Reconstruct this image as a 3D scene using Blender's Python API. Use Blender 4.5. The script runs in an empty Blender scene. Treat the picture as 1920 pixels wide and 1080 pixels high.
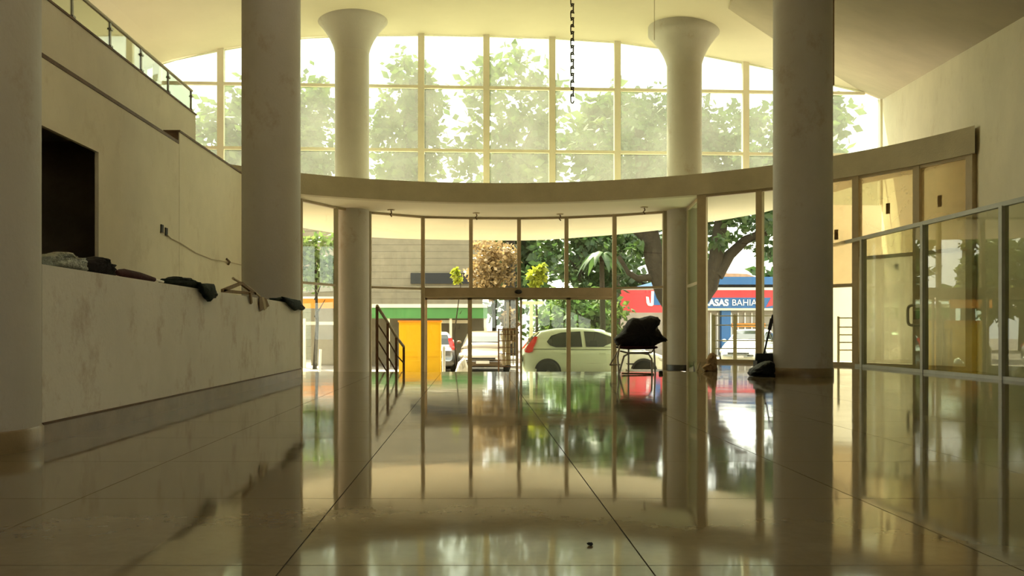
import bpy, bmesh, math, random
from mathutils import Vector, Matrix

# ------------------------------------------------------------------ camera, world, sun, exposure
F, CX, CY, H = 1650.0, 890.0, 622.0, 0.60       # focal length and vanishing point in 1920x1080 pixels, eye height
sc = bpy.context.scene
C = sc.collection
cam_d = bpy.data.cameras.new('camera')
cam = bpy.data.objects.new('camera', cam_d)
C.objects.link(cam)
cam.location = (0, 0, H)
cam.rotation_euler = (math.pi / 2, 0, 0)
cam_d.sensor_width = 36
cam_d.lens = F / 1920 * 36
cam_d.shift_x = (960 - CX) / 1920
cam_d.shift_y = (CY - 540) / 1920
cam_d.clip_end = 600
sc.camera = cam

world = bpy.data.worlds.new('sky')
sc.world = world
world.use_nodes = True
wn = world.node_tree.nodes
wl = world.node_tree.links
bg = wn['Background']
sky = wn.new('ShaderNodeTexSky')
sky.sky_type = 'NISHITA'
sky.sun_disc = False
sky.sun_elevation = math.radians(50)
sky.sun_rotation = math.radians(-24)
sky.air_density = 1.0
sky.dust_density = 5.0
wm = wn.new('ShaderNodeMix')
wm.data_type = 'RGBA'
wm.inputs[0].default_value = 0.8
wm.inputs[7].default_value = (6.4, 6.0, 5.3, 1)
wl.new(sky.outputs[0], wm.inputs[6])
wl.new(wm.outputs[2], bg.inputs[0])
bg.inputs[1].default_value = 0.42

sun_d = bpy.data.lights.new('sun', 'SUN')
sun_d.energy = 14.5
sun_d.angle = math.radians(1.0)
sun_d.color = (1.0, 0.87, 0.67)
sun = bpy.data.objects.new('sun', sun_d)
C.objects.link(sun)
SUN_FROM = Vector((math.sin(math.radians(-24)) * math.cos(math.radians(56)), math.cos(math.radians(-24)) * math.cos(math.radians(56)), math.sin(math.radians(56))))
sun.rotation_euler = SUN_FROM.to_track_quat('Z', 'Y').to_euler()

sc.view_settings.view_transform = 'Standard'
sc.view_settings.look = 'None'
sc.view_settings.gamma = 1.0
sc.view_settings.use_curve_mapping = False
sc.view_settings.exposure = 1.0
sc.cycles.max_bounces = 14
sc.cycles.diffuse_bounces = 7
sc.cycles.glossy_bounces = 5
sc.cycles.transparent_max_bounces = 24
sc.cycles.transmission_bounces = 8
sc.cycles.caustics_reflective = False
sc.cycles.caustics_refractive = False
sc.cycles.sample_clamp_indirect = 8.0
sc.cycles.use_denoising = True

# ------------------------------------------------------------------ helpers
def P(x, y, Y):
    """point on the pixel's ray at depth Y"""
    return Vector(((x - CX) / F * Y, Y, H + (CY - y) / F * Y))

def PX(x, Y):
    return (x - CX) / F * Y

def PZ(y, Y):
    return H + (CY - y) / F * Y

class MB:
    def __init__(self):
        self.v, self.f, self.s = [], [], []
    def add(self, vs, fs, smooth=False):
        n = len(self.v)
        self.v += [tuple(v) for v in vs]
        self.f += [tuple(i + n for i in f) for f in fs]
        self.s += [smooth] * len(fs)
        return self
    def box(self, x0, x1, y0, y1, z0, z1):
        vs = [(x, y, z) for z in (z0, z1) for (x, y) in ((x0, y0), (x1, y0), (x1, y1), (x0, y1))]
        return self.add(vs, [(3, 2, 1, 0), (4, 5, 6, 7), (0, 1, 5, 4), (1, 2, 6, 5), (2, 3, 7, 6), (3, 0, 4, 7)])
    def obox(self, c, ax, ay, az):
        c, ax, ay, az = map(Vector, (c, ax, ay, az))
        vs = [c + sx * ax + sy * ay + sz * az for sz in (-1, 1) for (sx, sy) in ((-1, -1), (1, -1), (1, 1), (-1, 1))]
        fs = [(3, 2, 1, 0), (4, 5, 6, 7), (0, 1, 5, 4), (1, 2, 6, 5), (2, 3, 7, 6), (3, 0, 4, 7)]
        if ax.cross(ay).dot(az) < 0:
            fs = [tuple(reversed(f)) for f in fs]
        return self.add(vs, fs)
    def bar(self, a, b, w, d, up=(0, 0, 1)):
        """rectangular bar from a to b; w across, d along up"""
        a, b = Vector(a), Vector(b)
        t = (b - a)
        L = t.length
        t.normalize()
        s = t.cross(Vector(up))
        if s.length < 1e-5:
            s = t.cross(Vector((0, 1, 0)))
        s.normalize()
        u = s.cross(t)
        return self.obox((a + b) / 2, t * L / 2, s * w / 2, u * d / 2)
    def tube(self, pts, r, n=8, cap=True):
        pts = [Vector(p) for p in pts]
        rs = r if isinstance(r, (list, tuple)) else [r] * len(pts)
        base = len(self.v)
        vs, fs = [], []
        ref = None
        for i, p in enumerate(pts):
            t = (pts[min(i + 1, len(pts) - 1)] - pts[max(i - 1, 0)]).normalized()
            if ref is None:
                ref = Vector((0, 0, 1)) if abs(t.z) < .9 else Vector((1, 0, 0))
            a = (ref - t * ref.dot(t))
            if a.length < 1e-4:
                a = t.orthogonal()
            a.normalize()
            ref = a
            b = t.cross(a)
            for k in range(n):
                g = 2 * math.pi * k / n
                vs.append(p + (a * math.cos(g) + b * math.sin(g)) * rs[i])
        for i in range(len(pts) - 1):
            for k in range(n):
                k2 = (k + 1) % n
                fs.append((i * n + k, i * n + k2, (i + 1) * n + k2, (i + 1) * n + k))
        self.add(vs, fs, True)
        if cap:
            m = (len(pts) - 1) * n
            self.add(vs[:n], [tuple(reversed(range(n)))])
            self.add(vs[m:], [tuple(range(n))])
        return self
    def lathe(self, prof, c=(0, 0, 0), n=48, cap=True):
        """prof: (radius, z) from the bottom up"""
        vs, fs = [], []
        for r, z in prof:
            for k in range(n):
                g = 2 * math.pi * k / n
                vs.append((c[0] + r * math.cos(g), c[1] + r * math.sin(g), c[2] + z))
        for i in range(len(prof) - 1):
            for k in range(n):
                k2 = (k + 1) % n
                fs.append((i * n + k, i * n + k2, (i + 1) * n + k2, (i + 1) * n + k))
        self.add(vs, fs, True)
        if cap:
            self.add(vs[:n], [tuple(reversed(range(n)))])
            self.add(vs[-n:], [tuple(range(n))])
        return self
    def prism(self, poly, d):
        """polygon of 3D points pushed along vector d"""
        d = Vector(d)
        a = [Vector(p) for p in poly]
        n = len(a)
        nrm = Vector((0, 0, 0))
        for i in range(n):
            nrm += a[i].cross(a[(i + 1) % n])
        if nrm.dot(d) > 0:
            a.reverse()
        vs = a + [p + d for p in a]
        fs = [tuple(range(n)), tuple(reversed(range(n, 2 * n)))]
        fs += [(i, n + i, n + (i + 1) % n, (i + 1) % n) for i in range(n)]
        fs = fs[:2] + [tuple(reversed(f)) for f in fs[2:]]
        return self.add(vs, fs)
    def pane(self, a, b, za0, za1, zb0, zb1, t=.008):
        """upright sheet between plan points a, b"""
        a, b = Vector((a[0], a[1], 0)), Vector((b[0], b[1], 0))
        d = (b - a).normalized()
        s = Vector((-d.y, d.x, 0)) * t / 2
        poly = [Vector((a.x, a.y, za0)) - s, Vector((b.x, b.y, zb0)) - s, Vector((b.x, b.y, zb1)) - s, Vector((a.x, a.y, za1)) - s]
        return self.prism(poly, s * 2)
    def build(self, name, mat, parent=None, loc=None):
        me = bpy.data.meshes.new(name)
        me.from_pydata(self.v, [], self.f)
        me.polygons.foreach_set('use_smooth', self.s)
        me.update()
        me.materials.append(mat)
        o = bpy.data.objects.new(name, me)
        C.objects.link(o)
        if parent:
            o.parent = parent
        if loc is not None:
            o.location = loc
        return o

def tag(o, label, cat, group=None, kind=None):
    o['label'] = label
    o['category'] = cat
    if group:
        o['group'] = group
    if kind:
        o['kind'] = kind
    return o

def empty(name, label, cat, loc=(0, 0, 0), rz=0, group=None, kind=None):
    o = bpy.data.objects.new(name, None)
    C.objects.link(o)
    o.location = loc
    o.rotation_euler = (0, 0, rz)
    o.empty_display_size = .1
    return tag(o, label, cat, group, kind)

def lump(outline, depth, rnd, origin, ax, ay, rings=6, rough=.06):
    """puffed cloth-like body with the given outline (2D), ax/ay: 3D axes of the outline, bulging along their cross product"""
    ax, ay = Vector(ax), Vector(ay)
    az = ax.cross(ay).normalized()
    cx = sum(p[0] for p in outline) / len(outline)
    cy = sum(p[1] for p in outline) / len(outline)
    # resample the outline
    pts = []
    n = len(outline)
    for i in range(n):
        a, b = outline[i], outline[(i + 1) % n]
        for k in range(3):
            t = k / 3
            pts.append((a[0] + (b[0] - a[0]) * t, a[1] + (b[1] - a[1]) * t))
    m = len(pts)
    vs, fs = [], []
    size = max(abs(p[0] - cx) for p in pts)
    def P3(u, v, w):
        return Vector(origin) + ax * u + ay * v + az * w
    layers = []
    for side in (1, -1):
        for r in range(rings):
            t = r / rings
            if side == -1 and r == 0:
                continue
            s = math.cos(t * math.pi / 2) ** .8
            wz = side * depth * math.sin(t * math.pi / 2) ** .75
            ring = []
            for p in pts:
                j = 1 + rnd.uniform(-1, 1) * rough * (1 if r else .4)
                ring.append(len(vs))
                vs.append(P3(cx + (p[0] - cx) * s * j, cy + (p[1] - cy) * s * j, wz * (1 + rnd.uniform(-1, 1) * rough * 3)))
            layers.append((side, r, ring))
    front = [l[2] for l in layers if l[0] == 1]
    back = [front[0]] + [l[2] for l in layers if l[0] == -1]
    for seq, flip in ((front, False), (back, True)):
        for a, b in zip(seq, seq[1:]):
            for k in range(m):
                k2 = (k + 1) % m
                q = (a[k], a[k2], b[k2], b[k])
                fs.append(tuple(reversed(q)) if flip else q)
        ci = len(vs)
        vs.append(P3(cx, cy, depth * (1 if not flip else -1)))
        for k in range(m):
            q = (seq[-1][k], seq[-1][(k + 1) % m], ci)
            fs.append(tuple(reversed(q)) if flip else q)
    return vs, fs

# ------------------------------------------------------------------ materials
def new_mat(name):
    m = bpy.data.materials.new(name)
    m.use_nodes = True
    return m, m.node_tree.nodes, m.node_tree.links

def paint(name, col, rough=.6, spec=.4, var=.12, scale=2.0, bump=.02, bscale=60, metal=0.0, stain=None, coat=0.0, detail=6):
    m, n, l = new_mat(name)
    b = n['Principled BSDF']
    tc = n.new('ShaderNodeTexCoord')
    nz = n.new('ShaderNodeTexNoise')
    nz.inputs['Scale'].default_value = scale
    nz.inputs['Detail'].default_value = detail
    nz.inputs['Roughness'].default_value = .65
    l.new(tc.outputs['Object'], nz.inputs['Vector'])
    cr = n.new('ShaderNodeValToRGB')
    cr.color_ramp.elements[0].position = .3
    cr.color_ramp.elements[1].position = .7
    cr.color_ramp.elements[0].color = (*[c * (1 - var) for c in col], 1)
    cr.color_ramp.elements[1].color = (*[min(1, c * (1 + var * .5)) for c in col], 1)
    l.new(nz.outputs[0], cr.inputs[0])
    out = cr.outputs[0]
    if stain:
        n2 = n.new('ShaderNodeTexNoise')
        n2.inputs['Scale'].default_value = stain[1]
        n2.inputs['Detail'].default_value = 8
        n2.inputs['Roughness'].default_value = .75
        mp = n.new('ShaderNodeMapping')
        mp.inputs['Scale'].default_value = (1, 1, .8)
        l.new(tc.outputs['Object'], mp.inputs[0])
        l.new(mp.outputs[0], n2.inputs['Vector'])
        r2 = n.new('ShaderNodeValToRGB')
        r2.color_ramp.elements[0].position = stain[2]
        r2.color_ramp.elements[1].position = min(1, stain[2] + .14)
        r2.color_ramp.elements[0].color = (0, 0, 0, 1)
        r2.color_ramp.elements[1].color = (stain[3],) * 3 + (1,)
        l.new(n2.outputs[0], r2.inputs[0])
        mx = n.new('ShaderNodeMix')
        mx.data_type = 'RGBA'
        l.new(r2.outputs[0], mx.inputs[0])
        l.new(out, mx.inputs[6])
        mx.inputs[7].default_value = (*stain[0], 1)
        out = mx.outputs[2]
    l.new(out, b.inputs['Base Color'])
    b.inputs['Roughness'].default_value = rough
    b.inputs['Specular IOR Level'].default_value = spec
    b.inputs['Metallic'].default_value = metal
    b.inputs['Coat Weight'].default_value = coat
    if bump:
        n3 = n.new('ShaderNodeTexNoise')
        n3.inputs['Scale'].default_value = bscale
        n3.inputs['Detail'].default_value = 3
        l.new(tc.outputs['Object'], n3.inputs['Vector'])
        bp = n.new('ShaderNodeBump')
        bp.inputs['Strength'].default_value = 1.0
        bp.inputs['Distance'].default_value = bump * .1
        l.new(n3.outputs[0], bp.inputs['Height'])
        l.new(bp.outputs[0], b.inputs['Normal'])
    return m

def glass(name, tint=(.93, .97, .93), dust=0.0, dustcol=(.95, .93, .82), refl=1.0, dscale=1.2, rough=0.0, dvar=.25):
    """thin sheet: see-through, mirror reflection by angle, and a film of pale dust that scatters light"""
    m, n, l = new_mat(name)
    n.remove(n['Principled BSDF'])
    out = n['Material Output']
    tr = n.new('ShaderNodeBsdfTransparent')
    tr.inputs[0].default_value = (*tint, 1)
    gl = n.new('ShaderNodeBsdfGlossy')
    gl.inputs['Roughness'].default_value = rough
    lw = n.new('ShaderNodeLayerWeight')
    lw.inputs[0].default_value = .5
    pw = n.new('ShaderNodeMath'); pw.operation = 'POWER'; pw.inputs[1].default_value = 5
    l.new(lw.outputs['Facing'], pw.inputs[0])
    ml = n.new('ShaderNodeMath'); ml.operation = 'MULTIPLY_ADD'
    ml.inputs[1].default_value = .9 * refl
    ml.inputs[2].default_value = .045 * refl
    l.new(pw.outputs[0], ml.inputs[0])
    m1 = n.new('ShaderNodeMixShader')
    l.new(ml.outputs[0], m1.inputs[0])
    l.new(tr.outputs[0], m1.inputs[1])
    l.new(gl.outputs[0], m1.inputs[2])
    last = m1
    if dust:
        ts = n.new('ShaderNodeBsdfTranslucent')
        ts.inputs[0].default_value = (*dustcol, 1)
        tc = n.new('ShaderNodeTexCoord')
        nz = n.new('ShaderNodeTexNoise')
        nz.inputs['Scale'].default_value = dscale
        nz.inputs['Detail'].default_value = 6
        l.new(tc.outputs['Object'], nz.inputs['Vector'])
        mr = n.new('ShaderNodeMapRange')
        mr.inputs[1].default_value = .3
        mr.inputs[2].default_value = .7
        mr.inputs[3].default_value = dust * (1 - dvar)
        mr.inputs[4].default_value = dust * (1 + dvar)
        l.new(nz.outputs[0], mr.inputs[0])
        m2 = n.new('ShaderNodeMixShader')
        l.new(mr.outputs[0], m2.inputs[0])
        l.new(m1.outputs[0], m2.inputs[1])
        l.new(ts.outputs[0], m2.inputs[2])
        last = m2
    l.new(last.outputs[0], out.inputs[0])
    return m

def leaf_mat(name, col, col2, trans=.35):
    m, n, l = new_mat(name)
    b = n['Principled BSDF']
    oi = n.new('ShaderNodeTexCoord')
    nz = n.new('ShaderNodeTexNoise')
    nz.inputs['Scale'].default_value = 1.1
    nz.inputs['Detail'].default_value = 8
    l.new(oi.outputs['Object'], nz.inputs['Vector'])
    cr = n.new('ShaderNodeValToRGB')
    cr.color_ramp.elements[0].position = .35
    cr.color_ramp.elements[1].position = .65
    cr.color_ramp.elements[0].color = (*col, 1)
    cr.color_ramp.elements[1].color = (*col2, 1)
    l.new(nz.outputs[0], cr.inputs[0])
    l.new(cr.outputs[0], b.inputs['Base Color'])
    b.inputs['Roughness'].default_value = .5
    ts = n.new('ShaderNodeBsdfTranslucent')
    l.new(cr.outputs[0], ts.inputs[0])
    mx = n.new('ShaderNodeMixShader')
    mx.inputs[0].default_value = trans
    l.new(b.outputs[0], mx.inputs[1])
    l.new(ts.outputs[0], mx.inputs[2])
    l.new(mx.outputs[0], n['Material Output'].inputs[0])
    return m

def floor_mat():
    m, n, l = new_mat('polished_stone')
    b = n['Principled BSDF']
    g = n.new('ShaderNodeNewGeometry')
    nz = n.new('ShaderNodeTexNoise')
    nz.inputs['Scale'].default_value = 1.3
    nz.inputs['Detail'].default_value = 8
    nz.inputs['Roughness'].default_value = .7
    l.new(g.outputs['Position'], nz.inputs['Vector'])
    cr = n.new('ShaderNodeValToRGB')
    cr.color_ramp.elements[0].position = .3
    cr.color_ramp.elements[1].position = .72
    cr.color_ramp.elements[0].color = (.175, .143, .09, 1)
    cr.color_ramp.elements[1].color = (.25, .21, .138, 1)
    l.new(nz.outputs[0], cr.inputs[0])
    sp = n.new('ShaderNodeTexNoise')
    sp.inputs['Scale'].default_value = 30
    sp.inputs['Detail'].default_value = 3
    l.new(g.outputs['Position'], sp.inputs['Vector'])
    mx = n.new('ShaderNodeMix')
    mx.data_type = 'RGBA'
    mx.blend_type = 'OVERLAY'
    mx.inputs[0].default_value = .1
    l.new(cr.outputs[0], mx.inputs[6])
    l.new(sp.outputs[0], mx.inputs[7])
    l.new(mx.outputs[2], b.inputs['Base Color'])
    rr = n.new('ShaderNodeMapRange')
    rr.inputs[1].default_value = .3
    rr.inputs[2].default_value = .7
    rr.inputs[3].default_value = .035
    rr.inputs[4].default_value = .085
    n2 = n.new('ShaderNodeTexNoise')
    n2.inputs['Scale'].default_value = 2.2
    n2.inputs['Detail'].default_value = 7
    l.new(g.outputs['Position'], n2.inputs['Vector'])
    l.new(n2.outputs[0], rr.inputs[0])
    l.new(rr.outputs[0], b.inputs['Roughness'])
    b.inputs['Specular IOR Level'].default_value = .5
    n3 = n.new('ShaderNodeTexNoise')
    n3.inputs['Scale'].default_value = 1.7
    n3.inputs['Detail'].default_value = 2
    l.new(g.outputs['Position'], n3.inputs['Vector'])
    bp = n.new('ShaderNodeBump')
    bp.inputs['Strength'].default_value = .5
    bp.inputs['Distance'].default_value = .002
    l.new(n3.outputs[0], bp.inputs['Height'])
    l.new(bp.outputs[0], b.inputs['Normal'])
    return m

M = {}
M['floor'] = floor_mat()
M['joint'] = paint('dark_joint', (.06, .05, .04), .8, .2)
M['wall'] = paint('cream_wall_paint', (.8, .75, .61), .7, .25, .1, .8, .02, 40, stain=((.4, .3, .17), 1.3, .55, .26))
M['wallgrey'] = paint('scuffed_white_paint', (.82, .8, .74), .65, .3, .1, 1.2, .02, 40, stain=((.4, .28, .2), 2.2, .53, .5))
M['ceil'] = paint('cream_ceiling_paint', (.76, .71, .56), .8, .2, .06, .5, .01, 30)
M['ceilsheet'] = paint('shade_toned_ceiling_sheet', (.5, .45, .35), .8, .2, .12, .8, .02, 30)  # darker than the vault: the sheet's shade is put into its colour
M['column'] = paint('column_paint', (.55, .53, .49), .55, .35, .09, 1.0, .02, 30, stain=((.33, .22, .12), 1.8, .56, .5))
M['beam'] = paint('beam_plaster', (.6, .54, .4), .8, .2, .14, 1.5, .05, 40)
M['stonebase'] = paint('brown_stone_skirting', (.26, .19, .105), .35, .5, .25, 5, .01)
M['blackbase'] = paint('black_skirting', (.03, .028, .025), .4, .4)
M['coping'] = paint('dark_coping', (.16, .1, .06), .6, .3, .3, 8)
M['alu'] = paint('pale_metal_frame', (.55, .5, .36), .45, .5, .08, 6, 0)
M['alubrown'] = paint('bronze_metal_frame', (.52, .43, .28), .45, .5, .12, 6, 0)
M['header'] = paint('bronze_door_header', (.46, .37, .25), .5, .4, .12, 4, 0)
M['mullion_top'] = paint('cream_mullion', (.88, .84, .7), .5, .4, .06, 3, 0)
M['steel'] = paint('steel_post', (.3, .29, .25), .35, .5, .1, 8, 0, metal=.6)
M['partition'] = paint('grey_aluminium', (.42, .42, .36), .4, .5, .1, 6, 0, metal=.2)
M['rust'] = paint('rusty_rail', (.2, .1, .045), .7, .3, .4, 12, .02)
M['whiterail'] = paint('cream_painted_rail', (.7, .62, .45), .5, .4, .2, 9, 0)
M['wood'] = paint('old_wood', (.23, .15, .07), .7, .3, .3, 14, .02)
M['woodlight'] = paint('pale_stick', (.5, .42, .27), .6, .3, .2, 14, .01)
M['glass'] = glass('clear_glass')
M['glassgreen'] = glass('greenish_glass', (.8, .9, .78), .012)
M['glassdust'] = glass('dusty_upper_glass', (.63, .69, .61), .055, (.9, .92, .8))
M['glassfilm'] = glass('smeared_side_glass', (.88, .83, .68), .25, (.9, .8, .58), .8)
M['glasspart'] = glass('partition_glass', (.9, .92, .84), .04, (.8, .78, .6), 1.0)
M['frosted'] = glass('frosted_door_glass', (.92, .9, .8), .75, (.93, .92, .82), .6, 3, .1, .12)
M['glassrail'] = glass('railing_glass', (.82, .86, .8), .03, refl=1.6)
M['black'] = paint('black_cloth', (.012, .011, .013), .75, .3, .4, 7, .15, 18)
M['blackshine'] = paint('black_nylon', (.011, .01, .009), .6, .25, .4, 6, .2, 12)
M['darkgreen'] = paint('dark_green_cloth', (.012, .022, .018), .8, .2, .4, 8, .15, 18)
M['maroon'] = paint('dark_maroon_fabric', (.05, .012, .015), .8, .2, .4, 9, .1, 22)
M['plastic'] = paint('crumpled_plastic', (.36, .4, .33), .3, .6, .35, 16, .3, 25)
M['paper'] = paint('old_paper', (.5, .42, .28), .8, .2, .2, 9)
M['rag'] = paint('tan_rag', (.45, .3, .16), .9, .2, .5, 18, .2, 20)
M['whitepl'] = paint('white_plastic', (.8, .79, .74), .4, .4, .05, 5)
M['bagblack'] = paint('black_bin_bag', (.006, .007, .007), .5, .3, .3, 8, .3, 14)
M['chrome'] = paint('worn_chrome', (.3, .27, .22), .3, .5, .3, 10, 0, metal=.8)
M['iron'] = paint('old_iron', (.11, .085, .05), .6, .4, .4, 30, 0, metal=.5)
M['doorwhite'] = paint('white_door_paint', (.72, .7, .56), .5, .3, .07, 1.4, .01, 40, stain=((.3, .25, .15), 5.5, .69, .6))
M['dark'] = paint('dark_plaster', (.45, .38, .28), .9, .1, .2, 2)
M['asphalt'] = paint('asphalt', (.27, .235, .185), .9, .2, .25, 3, .05, 30)
M['bounce_roof'] = paint('pale_bounce_roof', (.58, .52, .4), .9, .1, .2, 2)  # unseen canopy top, made pale to bounce sunlight up to the ceiling
M['pave'] = paint('concrete_paving', (.55, .5, .39), .85, .2, .2, 2, .03, 30)
M['carwhite'] = paint('white_car_paint', (.6, .63, .55), .25, .5, .02, 1, 0, coat=.6)
M['carsilver'] = paint('silver_car_paint', (.55, .57, .56), .25, .5, .03, 1, 0, metal=.4, coat=.6)
M['carbronze'] = paint('bronze_car_paint', (.17, .125, .075), .3, .5, .03, 1, 0, metal=.3, coat=.6)
M['carglass'] = paint('dark_car_glass', (.025, .03, .028), .06, .6, .1, 2, 0)
M['tyre'] = paint('tyre_rubber', (.015, .016, .014), .8, .2, .2, 8)
M['rim'] = paint('wheel_rim', (.35, .35, .34), .35, .5, .1, 8, 0, metal=.7)
M['trim'] = paint('black_plastic_trim', (.02, .02, .02), .6, .3)
M['redlamp'] = paint('red_lamp_lens', (.72, .015, .012), .15, .6, .1, 8, 0)
M['headlamp'] = paint('clear_lamp_lens', (.6, .62, .6), .1, .7, .1, 8, 0)
M['plate'] = paint('number_plate', (.5, .5, .48), .5, .3)
M['yellow'] = paint('yellow_enamel', (.74, .42, .003), .45, .4, .06, 3)
M['orange'] = paint('orange_edge', (.75, .25, .02), .5, .4, .15, 6)
M['green'] = paint('green_awning', (.075, .22, .06), .6, .3, .15, 2)
M['cream'] = paint('cream_render', (.74, .66, .48), .8, .2, .1, 1)
M['brownwall'] = paint('grey_brown_boards', (.22, .19, .13), .8, .2, .2, 2)
M['shopblue'] = paint('blue_signboard', (.03, .13, .34), .5, .4, .12, 1)
M['shopred'] = paint('red_signboard', (.68, .05, .06), .5, .4, .12, 1)
M['shopwhite'] = paint('white_lettering', (.85, .85, .82), .5, .3, .03, 1)
M['shopgrey'] = paint('grey_shop_wall', (.34, .32, .27), .8, .2, .2, 1)
M['rooftile'] = paint('terracotta_roof', (.6, .3, .14), .8, .2, .2, 4)
M['bark'] = paint('dark_bark', (.04, .033, .023), .9, .1, .4, 6, .3, 10)
M['leafdark'] = leaf_mat('dark_leaves', (.02, .05, .018), (.07, .13, .03))
M['leafmid'] = leaf_mat('mid_green_leaves', (.05, .11, .03), (.16, .22, .05), .45)
M['leaflime'] = leaf_mat('yellow_green_leaves', (.16, .22, .012), (.34, .36, .03), .45)
M['leaftan'] = leaf_mat('dry_tan_leaves', (.17, .115, .045), (.4, .28, .13), .35)

S = dict(kind='structure')

# ------------------------------------------------------------------ plan of the curved front
AC, AR = Vector((.56, 11.2)), 7.36        # circle of the curved beam
Z_SOF, Z_TOP, Z_LOW = 3.33, 3.735, -.78   # soffit, top of beam, pavement level
def arc(x, R=AR):
    """where the pixel column x meets the circle (far side)"""
    k = (x - CX) / F
    a = k * k + 1
    b = -2 * (k * AC.x + AC.y)
    c = AC.length_squared - R * R
    Y = (-b + math.sqrt(b * b - 4 * a * c)) / (2 * a)
    return Vector((k * Y, Y))
def sof(x, y, z=Z_SOF):
    Y = (z - H) * F / (CY - y)
    return Vector((PX(x, Y), Y))
def glaz(x):
    """plan point of the tall upper glazing"""
    Y = 20.5 + (x - 360) / 1293 * .92
    return Vector((PX(x, Y), Y))

# ceiling height profile along the glazing (X -> Z)
prof_px = [(200, 150), (330, 110), (400, 96), (460, 85), (570, 70), (680, 66), (800, 65), (912, 67), (1035, 71), (1160, 79), (1250, 91), (1330, 105), (1397, 118), (1450, 128), (1560, 158), (1653, 180), (1760, 200)]
prof = [(glaz(x).x, PZ(y, glaz(x).y)) for x, y in prof_px]
def vault(X):
    if X <= prof[0][0]:
        return prof[0][1]
    for (a, za), (b, zb) in zip(prof, prof[1:]):
        if X <= b:
            return za + (zb - za) * (X - a) / (b - a)
    return prof[-1][1]
def on_vault(x, y):
    """walk along the pixel ray until it meets the vault"""
    Y = 8.0
    while Y < 23:
        if PZ(y, Y) >= vault(PX(x, Y)):
            break
        Y += .02
    return P(x, y, Y)
CORNER = glaz(1653)
WALL_R, BEND_Y = 6.86, 10.5          # right wall: slanting as far as here, then straight
A_, B_, D_ = on_vault(1342, 0), on_vault(1449, 73), P(1920, 30, 11.37)
_n = (B_ - A_).cross(D_ - A_)
def low_plane(X, Y):
    return A_.z - (_n.x * (X - A_.x) + _n.y * (Y - A_.y)) / _n.z
def ceil_z(X, Y):
    return min(vault(X), max(low_plane(X, Y), 3.6))

# ------------------------------------------------------------------ structure: floor
fl = empty('floor', 'polished beige stone floor of the hall with mirror reflections', 'floor', **S)
TX, TY, X0, Y0 = .932, .905, -.488, 2.26
X_LO, X_HI, Y_BACK, Y_EDGE = -4.4, 7.65, -3.2, 13.2
DECK_X = 3.32
bed = MB()
bed.box(-8, 7.7, Y_BACK, Y_EDGE - .02, -.95, -.0025)
dk = [(DECK_X, Y_EDGE - .02), tuple(arc(1300, AR + .35))] + [tuple(Vector((AC.x + math.cos(a) * (AR + .35), AC.y + math.sin(a) * (AR + .35)))) for a in [math.radians(d) for d in (54, 48, 42, 36, 30, 24, 18, 15)]]
bed.prism([(x, y, -.95) for x, y in dk], (0, 0, .9475))
bed.build('slab_bed', M['joint'], fl)
tm = MB().box(.0022, TX - .0022, .0022, TY - .0022, -.02, 0)
tile_mesh = None
ni0, ni1 = math.floor((X_LO - X0) / TX), math.ceil((X_HI - X0) / TX)
nj0, nj1 = math.floor((Y_BACK - Y0) / TY), math.ceil((Y_EDGE - Y0) / TY)
cutmesh = {}
for j in range(nj0, nj1):
    for i in range(ni0, ni1):
        xa, xb = max(X0 + i * TX, X_LO), min(X0 + (i + 1) * TX, X_HI)
        ya, yb = max(Y0 + j * TY, Y_BACK), min(Y0 + (j + 1) * TY, Y_EDGE)
        if xb - xa < .03 or yb - ya < .03:
            continue
        key = (round(xb - xa, 3), round(yb - ya, 3))
        if key not in cutmesh:
            o = MB().box(.0022, xb - xa - .0022, .0022, yb - ya - .0022, -.02, 0).build('tile', M['floor'], fl, (xa, ya, 0))
            cutmesh[key] = o.data
        else:
            o = bpy.data.objects.new('tile', cutmesh[key])
            C.objects.link(o)
            o.parent = fl
            o.location = (xa, ya, 0)
# far apron of the floor on the right, up to the curved glass
ap = [(DECK_X, Y_EDGE)] + dk[1:-2]
ap = [p for p in ap if p[1] > Y_EDGE - 1e-6] + [(7.6, Y_EDGE)]
MB().prism([(x, y, -.02) for x, y in ap], (0, 0, .02)).build('tile', M['floor'], fl)

st = empty('stair', 'broad stone steps going down to the sliding entrance doors', 'stairs', **S)
for k in range(5):
    z = -.156 * (k + 1) + .0
    if z <= Z_LOW + .01:
        z = Z_LOW
    y0 = Y_EDGE + .36 * k
    MB().box(-4.4, DECK_X, y0, y0 + .36, Z_LOW - .15, z).build('step', M['floor'], st)
tag(MB().box(-8, 6, Y_EDGE + 1.8, 21.6, Z_LOW - .2, Z_LOW).build('floor_entrance', M['floor']), 'lower stone floor just inside the curved entrance glass', 'floor', **S)
tag(MB().box(3.5, 4.55, 18.0, 20.4, Z_LOW, -.27).build('trim_landing', M['stonebase']), 'raised stone block under the column beside the doors', 'plinth', **S)

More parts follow.
